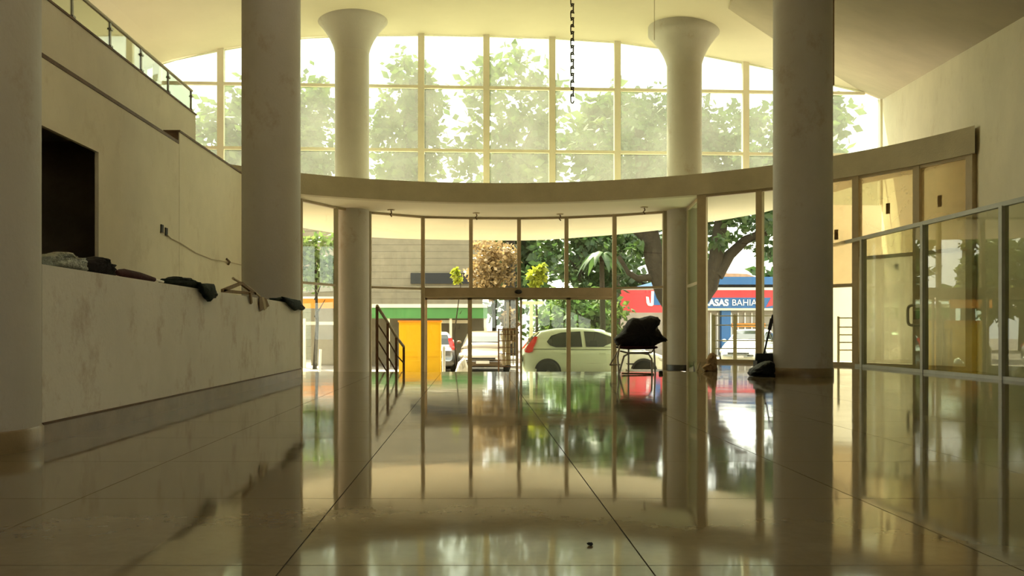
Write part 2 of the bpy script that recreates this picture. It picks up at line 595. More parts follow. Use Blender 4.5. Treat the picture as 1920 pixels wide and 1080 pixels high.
# ------------------------------------------------------------------ structure: walls
WL = -4.4
wl_ = empty('wall_left', 'cream inner wall with a dark doorway behind the low wall', 'wall', **S)
w = MB()
DY1, DZ = WL * F / (185 - CX), 2.70
w.box(WL - .045, WL, Y_BACK, 8.6, 0, 3.2)
w.box(WL - .045, WL, 8.6, DY1, DZ, 3.2)
w.box(WL - .045, WL, DY1, 13.1, 0, 3.2)
w.box(WL - .22, WL, Y_BACK, 13.1, 3.2, 3.39)
w.build('wall_face', M['wall'], wl_)
MB().box(WL - .24, WL + .004, 13.1, 16.75, Z_LOW, 3.57).build('wall_face', M['wall'], wl_)
MB().box(WL - .26, WL + .02, 13.08, 16.75, 3.57, 3.6).build('coping', M['coping'], wl_)
MB().box(WL - .24, WL - .01, 13.085, 13.1, 3.39, 3.57).build('end_cap', M['coping'], wl_)
MB().box(WL - .23, WL + .008, 3.0, 13.08, 3.392, 3.435).build('coping', M['coping'], wl_)  # dark strip stands in for the shadow gap under the mezzanine front
sl = empty('trim_mezzanine', 'cream mezzanine front above the inner wall with the dark doorway', 'balcony', **S)
FX = -4.63
MB().box(-8, FX, Y_BACK, 14.6, 3.415, 4.19).build('slab', M['wall'], sl)
MB().box(FX - .16, FX + .015, Y_BACK, 14.62, 4.19, 4.215).build('coping', M['coping'], sl)
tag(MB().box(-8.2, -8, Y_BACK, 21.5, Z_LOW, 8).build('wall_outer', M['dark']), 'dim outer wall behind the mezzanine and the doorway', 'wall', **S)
wbk = MB()
BW0, BW1, BZ0, BZ1 = .4, 6.0, .8, 2.2
wbk.box(-8.2, 7.2, Y_BACK - .2, Y_BACK, -.9, BZ0).box(-8.2, 7.2, Y_BACK - .2, Y_BACK, BZ1, 9)
wbk.box(-8.2, BW0, Y_BACK - .2, Y_BACK, BZ0, BZ1).box(BW1, 7.2, Y_BACK - .2, Y_BACK, BZ0, BZ1)
tag(wbk.build('wall_back', M['wall']), 'plaster wall with an added window at the back end of the hall', 'wall', **S)
w4 = empty('fill_window', 'unseen window added in the back wall to light the near hall', 'window', **S)  # added behind the camera to light the near end of the hall
for k in range(9):
    q = BW0 + (BW1 - BW0) * k / 8
    MB().box(q - .04, q + .04, Y_BACK - .15, Y_BACK - .05, BZ0, BZ1).build('mullion', M['alu'], w4)
    if k < 8:
        MB().box(q + .04, q + (BW1 - BW0) / 8 - .04, Y_BACK - .104, Y_BACK - .096, BZ0, BZ1).build('pane', M['glass'], w4)
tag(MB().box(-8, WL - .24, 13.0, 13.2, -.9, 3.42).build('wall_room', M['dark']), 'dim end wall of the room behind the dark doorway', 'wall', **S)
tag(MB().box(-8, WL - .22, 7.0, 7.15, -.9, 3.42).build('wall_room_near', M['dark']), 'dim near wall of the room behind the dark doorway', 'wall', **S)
# low parapet wall
pw = empty('parapet_wall', 'low scuffed white wall with brown stone skirting and things lying on top', 'wall', **S)
PWX, PW_T, PWZ = -2.32, .15, .962
MB().box(PWX - PW_T, PWX, 4.72, 11.68, 0, PWZ).build('wall_face', M['wallgrey'], pw)
MB().box(PWX, PWX + .014, 4.7, 11.70, 0, .1).build('skirting', M['stonebase'], pw)
MB().box(PWX, PWX + .018, 4.7, 11.70, .1, .112).build('skirting_edge', M['coping'], pw)
# right wall: bent where the curved beam dies into it
wr = empty('wall_right', 'tall cream side wall rising from the glass partition to the ceiling', 'wall', **S)
c3 = CORNER
def wall_strip(p0, p1, t, mb, nseg=12):
    p0, p1 = Vector(p0), Vector(p1)
    d = (p1 - p0).normalized()
    s = Vector((d.y, -d.x)) * t
    vs, fs = [], []
    for k in range(nseg + 1):
        q = p0.lerp(p1, k / nseg)
        z = ceil_z(q.x - .02, q.y) + .03
        vs += [(q.x, q.y, -.95), (q.x, q.y, z), (q.x + s.x, q.y + s.y, -.95), (q.x + s.x, q.y + s.y, z)]
    for k in range(nseg):
        a, b = 4 * k, 4 * k + 4
        fs += [(a, a + 1, b + 1, b), (a + 2, b + 2, b + 3, a + 3), (a + 1, a + 3, b + 3, b + 1)]
    fs += [(0, 2, 3, 1), (4 * nseg, 4 * nseg + 1, 4 * nseg + 3, 4 * nseg + 2)]
    mb.add(vs, fs)
w = MB()
wall_strip((WALL_R, Y_BACK), (WALL_R, BEND_Y), .2, w)
w.build('wall_face', M['wall'], wr)
w = MB()
wall_strip((WALL_R, BEND_Y), (c3.x, c3.y), .2, w)
w.build('wall_face', M['wall'], wr)

# ceiling: vault plus the lower sloping sheet on the right
cv = MB()
nx, ny = 66, 50
xs = [-8.1 + (c3.x + .3 + 8.1) * i / nx for i in range(nx + 1)]
ys = [Y_BACK + (21.55 - Y_BACK) * j / ny for j in range(ny + 1)]
ga, gb = glaz(180), glaz(1700)
def edge_y(x):
    return ga.y + (gb.y - ga.y) * (x - ga.x) / (gb.x - ga.x) + .12
def yy(x, j):
    return Y_BACK + (edge_y(x) - Y_BACK) * j / ny
vs = [(x, yy(x, j), vault(x)) for j in range(ny + 1) for x in xs] + [(x, yy(x, j), vault(x) + .25) for j in range(ny + 1) for x in xs]
n1 = (nx + 1) * (ny + 1)
fs = []
for j in range(ny):
    for i in range(nx):
        a = j * (nx + 1) + i
        fs += [(a, a + nx + 1, a + nx + 2, a + 1), (n1 + a, n1 + a + 1, n1 + a + nx + 2, n1 + a + nx + 1)]
for i in range(nx):
    a, b = i, ny * (nx + 1) + i
    fs += [(a, a + 1, n1 + a + 1, n1 + a), (b + 1, b, n1 + b, n1 + b + 1)]
for j in range(ny):
    a, b = j * (nx + 1), j * (nx + 1) + nx
    fs += [(a + nx + 1, a, n1 + a, n1 + a + nx + 1), (b, b + nx + 1, n1 + b + nx + 1, n1 + b)]
cv.add(vs, fs)
ce = tag(cv.build('ceiling', M['ceil']), 'cream vaulted ceiling with a lower sloping sheet on one side', 'ceiling', **S)
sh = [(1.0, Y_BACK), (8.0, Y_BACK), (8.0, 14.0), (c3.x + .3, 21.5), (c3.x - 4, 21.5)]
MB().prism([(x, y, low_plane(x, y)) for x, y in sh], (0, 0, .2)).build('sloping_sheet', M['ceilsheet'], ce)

# curved slab: beam face inside, canopy outside
xs_px = [400, 435, 480, 520, 563, 600, 630, 692, 740, 793, 838, 883, 928, 973, 1018, 1062, 1107, 1152, 1200, 1247, 1285, 1317, 1370, 1425, 1490, 1560, 1625, 1670, 1722, 1770, 1828]
inner = [arc(x) for x in xs_px]
rk_ = [(400, 9.8), (563, 12.9), (630, 13.9), (700, 14.8), (1000, 15.2), (1150, 14.0), (1240, 13.2), (1328, 11.9), (1420, 11.0), (1512, 9.5), (1607, 8.3), (1828, 7.9)]
def out_r(x):
    for (a, ra_), (b, rb_) in zip(rk_, rk_[1:]):
        if x <= b:
            return ra_ + (rb_ - ra_) * (x - a) / (b - a)
outer = [arc(x, out_r(x)) for x in xs_px]
beam = empty('trim_beam', 'long curved plaster beam and canopy slab over the entrance glass', 'beam', **S)
def strip(pin, pout, z0, z1, mb):
    vs, fs = [], []
    for a, b in zip(pin, pout):
        vs += [(a.x, a.y, z0), (b.x, b.y, z0), (a.x, a.y, z1), (b.x, b.y, z1)]
    for k in range(len(pin) - 1):
        a, b = 4 * k, 4 * k + 4
        fs += [(a, a + 1, b + 1, b), (a + 2, b + 2, b + 3, a + 3), (a, b, b + 2, a + 2), (a + 1, a + 3, b + 3, b + 1)]
    n = 4 * (len(pin) - 1)
    fs += [(0, 2, 3, 1), (n, n + 1, n + 3, n + 2)]
    mb.add(vs, fs)
inner2 = [arc(x, AR + .22) for x in xs_px]
mb = MB(); strip(inner, inner2, Z_SOF - .01, Z_TOP, mb); mb.build('beam_face', M['beam'], beam)
mb = MB(); strip(inner2, outer, Z_SOF, Z_TOP - .08, mb); mb.build('canopy_slab', M['ceil'], beam)
mb = MB(); strip(inner2, outer, Z_TOP - .08, Z_TOP - .05, mb); mb.build('bounce_roof_layer', M['bounce_roof'], beam)

# ------------------------------------------------------------------ columns
def column(x, y, r, z0, z1, label, basez, cap=None, basemat='stonebase', baseh=.11):
    c = empty('round_column', label, 'column', (x, y, z0), **S)
    zt = z1 - z0
    if cap:
        MB().lathe([(r, baseh), (r, zt - cap[1])], n=56, cap=True).build('shaft', M['column'], c)
        pr = []
        for k in range(9):
            t = k / 8
            pr.append((r + (cap[0] - r) * (.35 * t + .65 * t ** 2.0), zt - cap[1] + cap[1] * t))
        pr.append((cap[0], zt + .3))
        MB().lathe(pr, n=56).build('capital', M['column'], c)
    else:
        MB().lathe([(r, baseh), (r, zt)], n=56).build('shaft', M['column'], c)
    MB().lathe([(r + .012, 0), (r + .012, baseh - .01), (r + .002, baseh)], n=56).build('base', M[basemat], c)
    return c
column(-2.66, 4.5, .40, 0, ceil_z(-2.7, 4.6) + .2, 'thick round column standing at the near end of the low wall', 0)
column(-2.82, 12.2, .40, 0, ceil_z(-2.8, 12.2) + .2, 'round column rising behind the far end of the low wall', 0)
column(PX(1505, 12.1), 12.1, .388, 0, ceil_z(4.5, 12.1) + .3, 'round column beside the black bag and dustpan', 0)
column(PX(660, 19.8), 19.8, .384, Z_LOW, PZ(28, 19.4), 'flared column rising beside the rusty stair railing', 0, (.8, .72))
column(PX(1283, 19.8), 19.8, .384, -.27, PZ(52, 19.4), 'flared column with a black base next to the jacket chair', 0, (.8, .72), 'blackbase', .135)

# ------------------------------------------------------------------ upper glazing
wu = empty('window_1', 'tall dusty upper glazing with cream mullions under the vaulted ceiling', 'window', **S)
mx_px = [180, 295, 415, 545, 668, 790, 912, 1035, 1157, 1277, 1397, 1525, 1653]
ZT = [Z_TOP - .06, PZ(278, 20.55), PZ(158, 20.55)]
gp = [glaz(x) for x in mx_px]
for x, p in zip(mx_px, gp):
    zc = ceil_z(p.x, p.y) + .03
    MB().box(p.x - .075, p.x + .075, p.y - .09, p.y + .05, ZT[0] if x > 400 else 3.0, zc).build('mullion', M['mullion_top'], wu)
for a, b in zip(gp, gp[1:]):
    za, zb = ceil_z(a.x, a.y) + .01, ceil_z(b.x, b.y) + .01
    for z in ZT[1:]:
        if z < max(za, zb) - .05:
            f = 1.0
            q = b
            if z > min(za, zb):
                f = (z - za) / (zb - za)
                q = a.lerp(b, f)
            MB().bar((a.x, a.y - .03, z), (q.x, q.y - .03, z), .08, .07).build('transom', M['mullion_top'], wu)
    zs = ZT + [None]
    a2, b2 = a + Vector((.075, 0)), b - Vector((.075, 0))
    for k in range(3):
        z0 = ZT[k] + (.035 if k else 0)
        if k < 2:
            z1a = min(ZT[k + 1] - .035, za)
            z1b = min(ZT[k + 1] - .035, zb)
        else:
            z1a, z1b = za, zb
        if z1a <= z0 + .02 and z1b <= z0 + .02:
            continue
        MB().pane(a2, b2, z0, max(z1a, z0 + .01), z0, max(z1b, z0 + .01)).build('pane', M['glassdust'], wu)

# ------------------------------------------------------------------ lower curved entrance glass
wlw = empty('window_2', 'curved entrance glass wall under the canopy with thin bronze mullions', 'window', **S)
low = [(456, None), (563, 373), (630, 388), (692, 397), (793, 405.5), (883, 407.5), (973, 408), (1062, 406.5), (1152, 402.5), (1247, 396)]
lp = [Vector((WL + .02, 16.72))] + [sof(x, y) for x, y in low[1:]]
YD = lp[5].y
ZH0, ZH1 = PZ(558, YD), PZ(540, YD)
for k, p in enumerate(lp):
    if k in (5, 6, 7):
        MB().box(p.x - .045, p.x + .045, p.y - .05, p.y + .05, ZH1 - .01, Z_SOF + .01).build('mullion', M['alubrown'], wlw)
    else:
        wd = .055 if k in (3, 9) else .045
        MB().box(p.x - wd, p.x + wd, p.y - .05, p.y + .05, Z_LOW, Z_SOF + .01).build('mullion', M['alu' if k in (2, 3, 9) else 'alubrown'], wlw)
for k, (a, b) in enumerate(zip(lp, lp[1:])):
    MB().bar((a.x, a.y, Z_SOF - .025), (b.x, b.y, Z_SOF - .025), .07, .05).build('transom', M['alubrown'], wlw)
    if k == 2:
        continue
    g = (b - a).normalized() * .03
    zt = ZH1 - .03
    MB().pane(a + g, b - g, zt + .03, Z_SOF - .05, zt + .03, Z_SOF - .05).build('pane', M['glass'], wlw)
    if k not in (4, 5, 6, 7):
        MB().bar((a.x, a.y, zt), (b.x, b.y, zt), .06, .05).build('transom', M['alubrown'], wlw)
        MB().pane(a + g, b - g, Z_LOW + .05, zt - .025, Z_LOW + .05, zt - .025).build('pane', M['glass'], wlw)
        MB().bar((a.x, a.y, Z_LOW + .025), (b.x, b.y, Z_LOW + .025), .06, .05).build('transom', M['alubrown'], wlw)
# the sliding doors
dr = empty('door_1', 'automatic sliding glass doors with a bronze header box', 'door', **S)
a, b = lp[4], lp[8]
yh = min(lp[5].y, lp[6].y) - .05
hb = MB()
hb.box(PX(797, yh), PX(1154, yh), yh - .12, yh + .06, ZH0, ZH1)
hd = hb.build('header', M['header'], dr)
MB().box(PX(797, yh), PX(1154, yh), yh - .125, yh - .119, ZH0, ZH0 + .03).build('track_cover', M['alubrown'], hd)
sb = MB().lathe([(.055, 0), (.075, .03), (.06, .07), (.03, .09)], n=16)
so = sb.build('sensor', M['trim'], hd, (PX(972, yh - .12), yh - .12, PZ(547.5, yh)))
so.rotation_euler = (math.pi / 2, 0, 0)
so.scale = (1.2, .7, 1)
yd = yh - .03
for kk, (xa, xb) in enumerate(((797, 881), (881, 971), (975, 1066), (1066, 1150))):
    yy = yd if kk in (1, 2) else yd + .07
    lf = MB()
    x0, x1 = PX(xa, yy), PX(xb, yy)
    for q in (x0 + .025, x1 - .025):
        lf.box(q - .025, q + .025, yy - .02, yy + .02, Z_LOW + .01, ZH0)
    lf.box(x0, x1, yy - .02, yy + .02, Z_LOW + .01, Z_LOW + .09)
    lf.box(x0, x1, yy - .02, yy + .02, ZH0 - .05, ZH0)
    fo = lf.build('door_leaf', M['alubrown'], dr)
    MB().pane((x0 + .05, yy), (x1 - .05, yy), Z_LOW + .09, ZH0 - .05, Z_LOW + .09, ZH0 - .05).build('pane', M['glass' if kk in (1,) else 'glassgreen' if kk >= 2 else 'glass'], fo)

# return panel beside the doors, then the glass under the curved beam
wrt = empty('window_3', 'glass wall under the curved beam between the doors and the cream side wall', 'window', **S)
GA = AR + .1
arc_px = [1317, 1425, 1512, 1607, 1722, 1822]
ra = [arc(x, GA) for x in arc_px]
ret0 = Vector((PX(1291, 19.35), 19.35))
for p in [ret0]:
    MB().box(p.x - .035, p.x + .035, p.y - .05, p.y + .05, -.27, Z_SOF).build('mullion', M['alu'], wrt)
MB().pane(ret0, ra[0], -.2, Z_SOF - .04, -.0, Z_SOF - .04).build('pane', M['glassgreen'], wrt)
MB().bar((ret0.x, ret0.y, 1.6), (ra[0].x, ra[0].y, 1.6), .06, .06).build('transom', M['alu'], wrt)
MB().bar((ret0.x, ret0.y, Z_SOF - .03), (ra[0].x, ra[0].y, Z_SOF - .03), .06, .06).build('transom', M['alubrown'], wrt)
for i, p in enumerate(ra):
    d = (p - AC).normalized()
    wd = .06 if i else .09
    t = Vector((-d.y, d.x))
    MB().obox((p.x, p.y, (Z_SOF) / 2), (t.x * wd, t.y * wd, 0), (d.x * .06, d.y * .06, 0), (0, 0, Z_SOF / 2)).build('mullion', M['alubrown'], wrt)
tz = [None, None, 1.42, 1.88, 1.88]
for i, (a, b) in enumerate(zip(ra, ra[1:])):
    g = (b - a).normalized() * .05
    mg = 'glass' if i < 2 else 'glassfilm'
    MB().bar((a.x, a.y, Z_SOF - .03), (b.x, b.y, Z_SOF - .03), .09, .06).build('transom', M['alubrown'], wrt)
    MB().bar((a.x, a.y, .03), (b.x, b.y, .03), .09, .06).build('transom', M['alubrown'], wrt)
    if tz[i] is None:
        MB().pane(a + g, b - g, .06, Z_SOF - .06, .06, Z_SOF - .06).build('pane', M[mg], wrt)
    else:
        z = tz[i]
        MB().bar((a.x, a.y, z), (b.x, b.y, z), .09, .06).build('transom', M['alubrown'], wrt)
        MB().pane(a + g, b - g, z + .03, Z_SOF - .06, z + .03, Z_SOF - .06).build('pane', M[mg], wrt)
        if i == 2:
            MB().pane(a + g, b - g, .06, z - .03, .06, z - .03).build('pane', M['glass'], wrt)
# two white door leaves closing the last bays
d2 = empty('door_2', 'white painted double door with a ring handle behind the partition', 'door', **S)
for i in (3, 4):
    a, b = ra[i], ra[i + 1]
    g = (b - a).normalized() * .055
    lf = MB().pane(a + g, b - g, .065, 1.85, .065, 1.85, .05).build('door_leaf', M['frosted'], d2)
hp = arc(1716, GA - .1)
hn = (AC - hp).normalized()
ht = Vector((-hn.y, hn.x))
pts = []
for k in range(25):
    g = 2 * math.pi * k / 24
    c, s = math.cos(g), math.sin(g)
    u = .14 * math.copysign(abs(c) ** .45, c)
    v = .165 * math.copysign(abs(s) ** .45, s)
    pts.append(Vector((hp.x + ht.x * u, hp.y + ht.y * u, .87 + v)))
MB().tube(pts, .024, 8, False).build('handle', M['steel'], d2)
MB().obox((hp.x - hn.x * .03, hp.y - hn.y * .03, .87), (ht.x * .05, ht.y * .05, 0), (hn.x * .012, hn.y * .012, 0), (0, 0, .07)).build('lock_plate', M['coping'], d2)
for x, y in ((1568, 440), (1665, 391), (1762, 377), (1682, 500)):
    p = arc(x, GA - .012)
    nn = (AC - p).normalized()
    tt = Vector((-nn.y, nn.x))
    tag(MB().obox((p.x, p.y, PZ(y, p.y)), (tt.x * .035, tt.y * .035, 0), (nn.x * .006, nn.y * .006, 0), (0, 0, .09 if y < 450 else .05)).build('sticker', M['wood']),
        {1568: 'dark sticker on the side glass pane next to the round column', 1665: 'dark sticker on the middle side pane above the white door', 1762: 'dark sticker on the last side pane near the cream wall', 1682: 'small dark sticker on the pane just above the white door bar'}[x], 'sticker', 'stickers on the side glass')

# ------------------------------------------------------------------ partition on the right
gpn = empty('glass_partition', 'long glass partition with grey metal posts running along the side wall', 'partition', (6.6, 10, 0))
def lp_(x): return x - 6.6
py = [14.95, 12.92, 10.98, 9.0, 7.0, 5.0]
for y in py:
    MB().box(-.045, .045, y - 10 - .035, y - 10 + .035, 0, 2.17).build('post', M['partition'], gpn)
MB().box(-.035, .035, 4.9 - 10, 6.2, 2.16, 2.22).build('top_rail', M['partition'], gpn)
MB().box(-.035, .035, 4.9 - 10, 5.2, 0, .045).build('bottom_rail', M['partition'], gpn)
for a, b in zip(py, py[1:]):
    MB().box(-.004, .004, b - 10 + .036, a - 10 - .036, .045, 2.16).build('pane', M['glasspart'], gpn)

# ------------------------------------------------------------------ mezzanine railing
RX = FX - .07
mr = empty('glass_railing', 'low glass railing with a golden handrail along the mezzanine edge', 'railing', (RX, 14.4, 4.215))
posts = [RX * F / (x - CX) for x in (135, 206, 264, 315, 358)]
step = posts[1] - posts[0]
posts = [posts[0] - step * 2, posts[0] - step] + posts
for y in posts:
    MB().box(-.012, .012, y - 14.4 - .02, y - 14.4 + .02, 0, .37).build('post', M['steel'], mr)
    for z in (.06, .28):
        MB().box(-.02, .03, y - 14.4 - .035, y - 14.4 + .035, z - .012, z + .012).build('clamp', M['steel'], mr)
MB().tube([(0, posts[0] - 14.4 - .2, .385), (0, posts[-1] - 14.4 + .04, .385)], .024, 12).build('handrail', M['alu'], mr)
for a, b in zip(posts, posts[1:]):
    MB().box(-.005, .005, a - 14.4 + .03, b - 14.4 - .03, .03, .35).build('pane', M['glassrail'], mr)

# ------------------------------------------------------------------ stair railing
sr = empty('stair_railing', 'rusty metal railing sloping down the entrance steps', 'railing', (PX(707, 13.3), 13.3, 0))
o0 = Vector(sr.location)
rp = [P(x, y, Y) for x, y, Y in ((707, 575, 13.3), (727, 606, 13.95), (743, 633, 14.6), (757, 651, 15.25))]
zb = [0, -.32, -.63, Z_LOW]
for p, z in zip(rp, zb):
    MB().box(p.x - o0.x - .02, p.x - o0.x + .02, p.y - o0.y - .02, p.y - o0.y + .02, z - .05, p.z).build('post', M['rust'], sr)
MB().tube([p - o0 + Vector((0, 0, .012)) for p in rp], .024, 8).build('handrail', M['whiterail'], sr)
for f in (.25, .5, .75):
    MB().tube([Vector((p.x, p.y, z + (p.z - z) * f)) - o0 for p, z in zip(rp, zb)], .011, 6).build('bar', M['rust'], sr)

# ------------------------------------------------------------------ outside railing on the deck
dkp = [P(x, 600, 18.9) for x in (1338, 1378, 1420, 1470)]
MBd = MB().prism([(4.7, 17.2, Z_LOW), (8.6, 15.0, Z_LOW), (9.4, 19.6, Z_LOW), (4.7, 19.6, Z_LOW)], (0, 0, .72))
tag(MBd.build('floor_terrace', M['pave']), 'concrete terrace outside the side glass', 'terrace', **S)
rl = empty('terrace_railing', 'cream painted metal railing on the terrace outside the side glass', 'railing', (dkp[0].x, 18.9, -.06))
for i, p in enumerate(dkp):
    MB().box(p.x - dkp[0].x - .035, p.x - dkp[0].x + .035, -.022, .022, 0, 1.03).build('post', M['whiterail'], rl)
    MB().box(p.x - dkp[0].x - .07, p.x - dkp[0].x + .07, -.07, .07, 0, .02).build('foot_plate', M['rust'], rl)
for z in (.30, .47, .80, 1.0):
    MB().tube([(p.x - dkp[0].x, -.03, z) for p in (dkp[0], dkp[-1])], .012, 6).build('bar', M['alu'], rl)
dq = [P(x, 600, 17.3) for x in (1572, 1607, 1640)]
rl2 = empty('terrace_railing', 'pale short railing seen through the pane beside the white door', 'railing', (dq[0].x, 17.3, -.06))
for i, p in enumerate(dq):
    MB().box(p.x - dq[0].x - .018, p.x - dq[0].x + .018, -.018, .018, 0, .96).build('post', M['whiterail'], rl2)
for z in (.3, .45, .6, .75, .93):
    MB().tube([(p.x - dq[0].x, -.03, z) for p in (dq[0], dq[-1])], .012, 6).build('bar', M['whiterail'], rl2)

# ------------------------------------------------------------------ chain, wires, soffit fixtures, sockets
cy = 10.0
ctop = ceil_z(PX(1073, cy), cy)
cbot = PZ(190, cy)
ch = empty('hanging_chain', 'old iron chain hanging from the vaulted ceiling', 'chain', (PX(1073, cy), cy, ctop))
lk = []
for k in range(17):
    g = 2 * math.pi * k / 16
    c, s = math.cos(g), math.sin(g)
    lk.append((.021 * c, 0, .03 * s + (.022 if s >= 0 else -.022)))
link0 = MB().tube(lk, .0075, 6, False).build('link', M['iron'], ch, (0, 0, -.05))
pitch = .079
nl = int((ctop - cbot) / pitch)
for k in range(1, nl):
    o = link0.copy(); C.objects.link(o); o.parent = ch
    o.location = (0, 0, -.05 - pitch * k)
    o.rotation_euler = (0, 0, .5 + (math.pi / 2 if k % 2 else 0))
link0.rotation_euler = (0, 0, .5)
yw = 17.0
xw = PX(1227, yw)
tag(MB().tube([(xw, yw, PZ(75, yw)), (xw, yw, ceil_z(xw, yw))], .006, 6).build('hanging_wire', M['alubrown']), 'thin pale wire hanging from the ceiling beside the flared column', 'wire')
yw = 14.0
xw = PX(1563, yw)
tag(MB().tube([(xw, yw, PZ(160, yw)), (xw, yw, ceil_z(xw, yw) + .02)], .013, 6).build('hanging_rod', M['wood']), 'thin dark rod hanging from the low ceiling beside the round column', 'rod')
fx_lab = ['dark soffit hook nearest the flared column by the stair railing', 'dark soffit hook over the doors on the yellow booth side', 'dark soffit hook over the doors in front of the hatchback', 'dark soffit hook nearest the flared column with a black base']
for (x, y), lb in zip(((733, 393), (893, 399), (1050, 401), (1208, 388)), fx_lab):
    p = sof(x, y)
    e = empty('soffit_hook', lb, 'ceiling fitting', (p.x, p.y, Z_SOF), group='fittings on the entrance soffit')
    MB().lathe([(.075, -.025), (.085, 0)], n=14).build('plate', M['alubrown'], e)
    MB().tube([(0, 0, -.02), (.015, 0, -.07), (-.02, 0, -.11), (.02, 0, -.16)], .014, 6).build('hook', M['coping'], e)
ys_ = WL * F / (303 - CX)
e1 = empty('wall_socket', 'pair of dark open socket boxes on the cream inner wall', 'socket', (WL, ys_, 2.05))
for dy in (0, .17):
    b_ = MB().box(0, .014, dy - .045, dy + .045, -.055 - dy * .15, .055 - dy * .15).build('box', M['trim'], e1)
    MB().box(.012, .018, dy - .055, dy + .055, -.065 - dy * .15, -.053 - dy * .15).build('rim', M['coping'], b_)
cb = []
for x, y in ((311, 440), (318, 447), (335, 455), (365, 474), (395, 486), (425, 491), (440, 494), (452, 497)):
    Y = WL * F / (x - CX)
    cb.append((WL + .018, Y, PZ(y, Y)))
tag(MB().tube(cb, .009, 6).build('wall_cable', M['alubrown']), 'thin cable sagging across the cream inner wall below the sockets', 'cable')
Yc = WL * F / (423 - CX)
tag(MB().tube([(WL + .012, Yc, PZ(485, Yc)), (WL + .06, Yc + .05, PZ(491, Yc)), (WL + .02, Yc + .1, PZ(495, Yc))], .02, 6).build('cable_hook', M['coping']), 'small dark hook holding the sagging cable on the wall', 'hook')

# ------------------------------------------------------------------ things on the low wall
rnd = random.Random(4)
XW = PWX - .07
def wy(x): return XW * F / (x - CX)
def cloth_on_wall(name, mat, label, cat, x0, x1, hgt, drape=None, seed=1, dep=.075):
    r = random.Random(seed)
    ya, yb = wy(x0), wy(x1)
    L = yb - ya
    out = []
    for k in range(9):
        t = k / 8
        out.append((t * L, hgt * (.35 + .65 * math.sin(math.pi * min(1, max(0, .12 + .76 * t)))) * r.uniform(.75, 1.15)))
    out = [(0, 0)] + out + [(L, 0)]
    vs, fs = lump(out, dep, r, (XW + .005, ya, PWZ), (0, 1, 0), (0, 0, 1), 5, .07)
    vs = [Vector((min(v.x, PWX + .03), v.y, max(v.z, PWZ + .001))) for v in vs]
    mb = MB().add(vs, fs, True)
    if drape:
        da, db, dz, poly = drape
        o2 = [(wy(px) - ya, PZ(py_, wy(px)) - PWZ) for px, py_ in poly]
        v2, f2 = lump(o2, .035, r, (PWX + .033, ya, PWZ), (0, 1, 0), (0, 0, 1), 4, .06)
        mb.add(v2, f2, True)
    return tag(mb.build(name, M[mat]), label, cat)
cloth_on_wall('plastic_sheet', 'plastic', 'crumpled clear plastic sheet on the low wall beside the thick column', 'plastic sheet', 78, 153, .1, None, 3)
cloth_on_wall('folded_cloth', 'black', 'small black folded cloth next to the plastic sheet on the low wall', 'cloth', 156, 204, .1, None, 5)
ya, yb = wy(210), wy(284)
um = empty('folded_umbrella', 'dark maroon folded umbrella with a white shaft lying on the low wall', 'umbrella', (XW + .02, ya, PWZ))
MB().tube([(0, 0, .03), (0, .15, .034), (.005, (yb - ya) * .6, .03), (0, yb - ya, .024)], [.018, .03, .028, .016], 10).build('canopy', M['maroon'], um)
MB().tube([(0, -.012, .045), (0, wy(301) - ya, .018)], .009, 8).build('shaft', M['whitepl'], um)
cloth_on_wall('jacket', 'darkgreen', 'black jacket on the low wall with a sleeve hanging over its edge', 'jacket', 304, 378, .085,
              (0, 0, 0, [(346, 531), (376, 532), (381, 545), (384, 552), (380, 559), (375, 560), (369, 566), (362, 558), (354, 546)]), 7)
wf = empty('wooden_frame', 'broken triangular wooden frame tilted on the low wall', 'frame', (PWX - .02, wy(450), PWZ))
o0 = Vector(wf.location)
def wp(x, y, X=PWX - .02):
    Y = X * F / (x - CX)
    return Vector((X, Y, PZ(y, Y))) - o0
pa, pb, pc = wp(417, 545), wp(452, 531), wp(478, 551)
pa.z = max(pa.z, .015); pc.z = max(pc.z, .015)
for a, b in ((pa, pb), (pb, pc), (pa, pc)):
    MB().bar(a, b, .03, .028).build('slat', M['wood'], wf)
h0 = wp(469, 551, PWX + .02)
MB().bar(h0 + Vector((0, 0, .02)), wp(471, 569, PWX + .02), .02, .05, (0, 1, 0)).build('slat', M['wood'], wf)
stk = tag(MB().tube([wp(437, 522, PWX - .05) + o0, wp(466, 538, PWX - .03) + o0, wp(487, 556, PWX - .01) + o0], [.014, .011, .011], 8).build('walking_stick', M['woodlight']), 'pale bent stick leaning over the wooden frame', 'stick')
pp = empty('paper_scrap', 'curled paper strips hanging over the low wall beside the wooden frame', 'paper', (PWX + .012, wy(494), PWZ))
o0 = Vector(pp.location)
for poly, mt in (([(485, 556), (489, 556), (494, 580), (487, 584)], 'wood'), ([(490, 557), (494, 557), (500, 578), (495, 582)], 'paper'), ([(495, 559), (499, 560), (504, 574), (499, 577)], 'wood')):
    MB().prism([wp(x, y, PWX + .014) for x, y in poly], (.006, 0, 0)).build('strip', M[mt], pp)
cloth_on_wall('rag', 'darkgreen', 'dark green rag bundled on the far end of the low wall', 'rag', 508, 553, .06,
              (0, 0, 0, [(512, 556), (530, 560), (546, 563), (552, 571), (557, 578), (552, 582), (545, 580), (538, 583), (531, 577), (522, 568)]), 9)

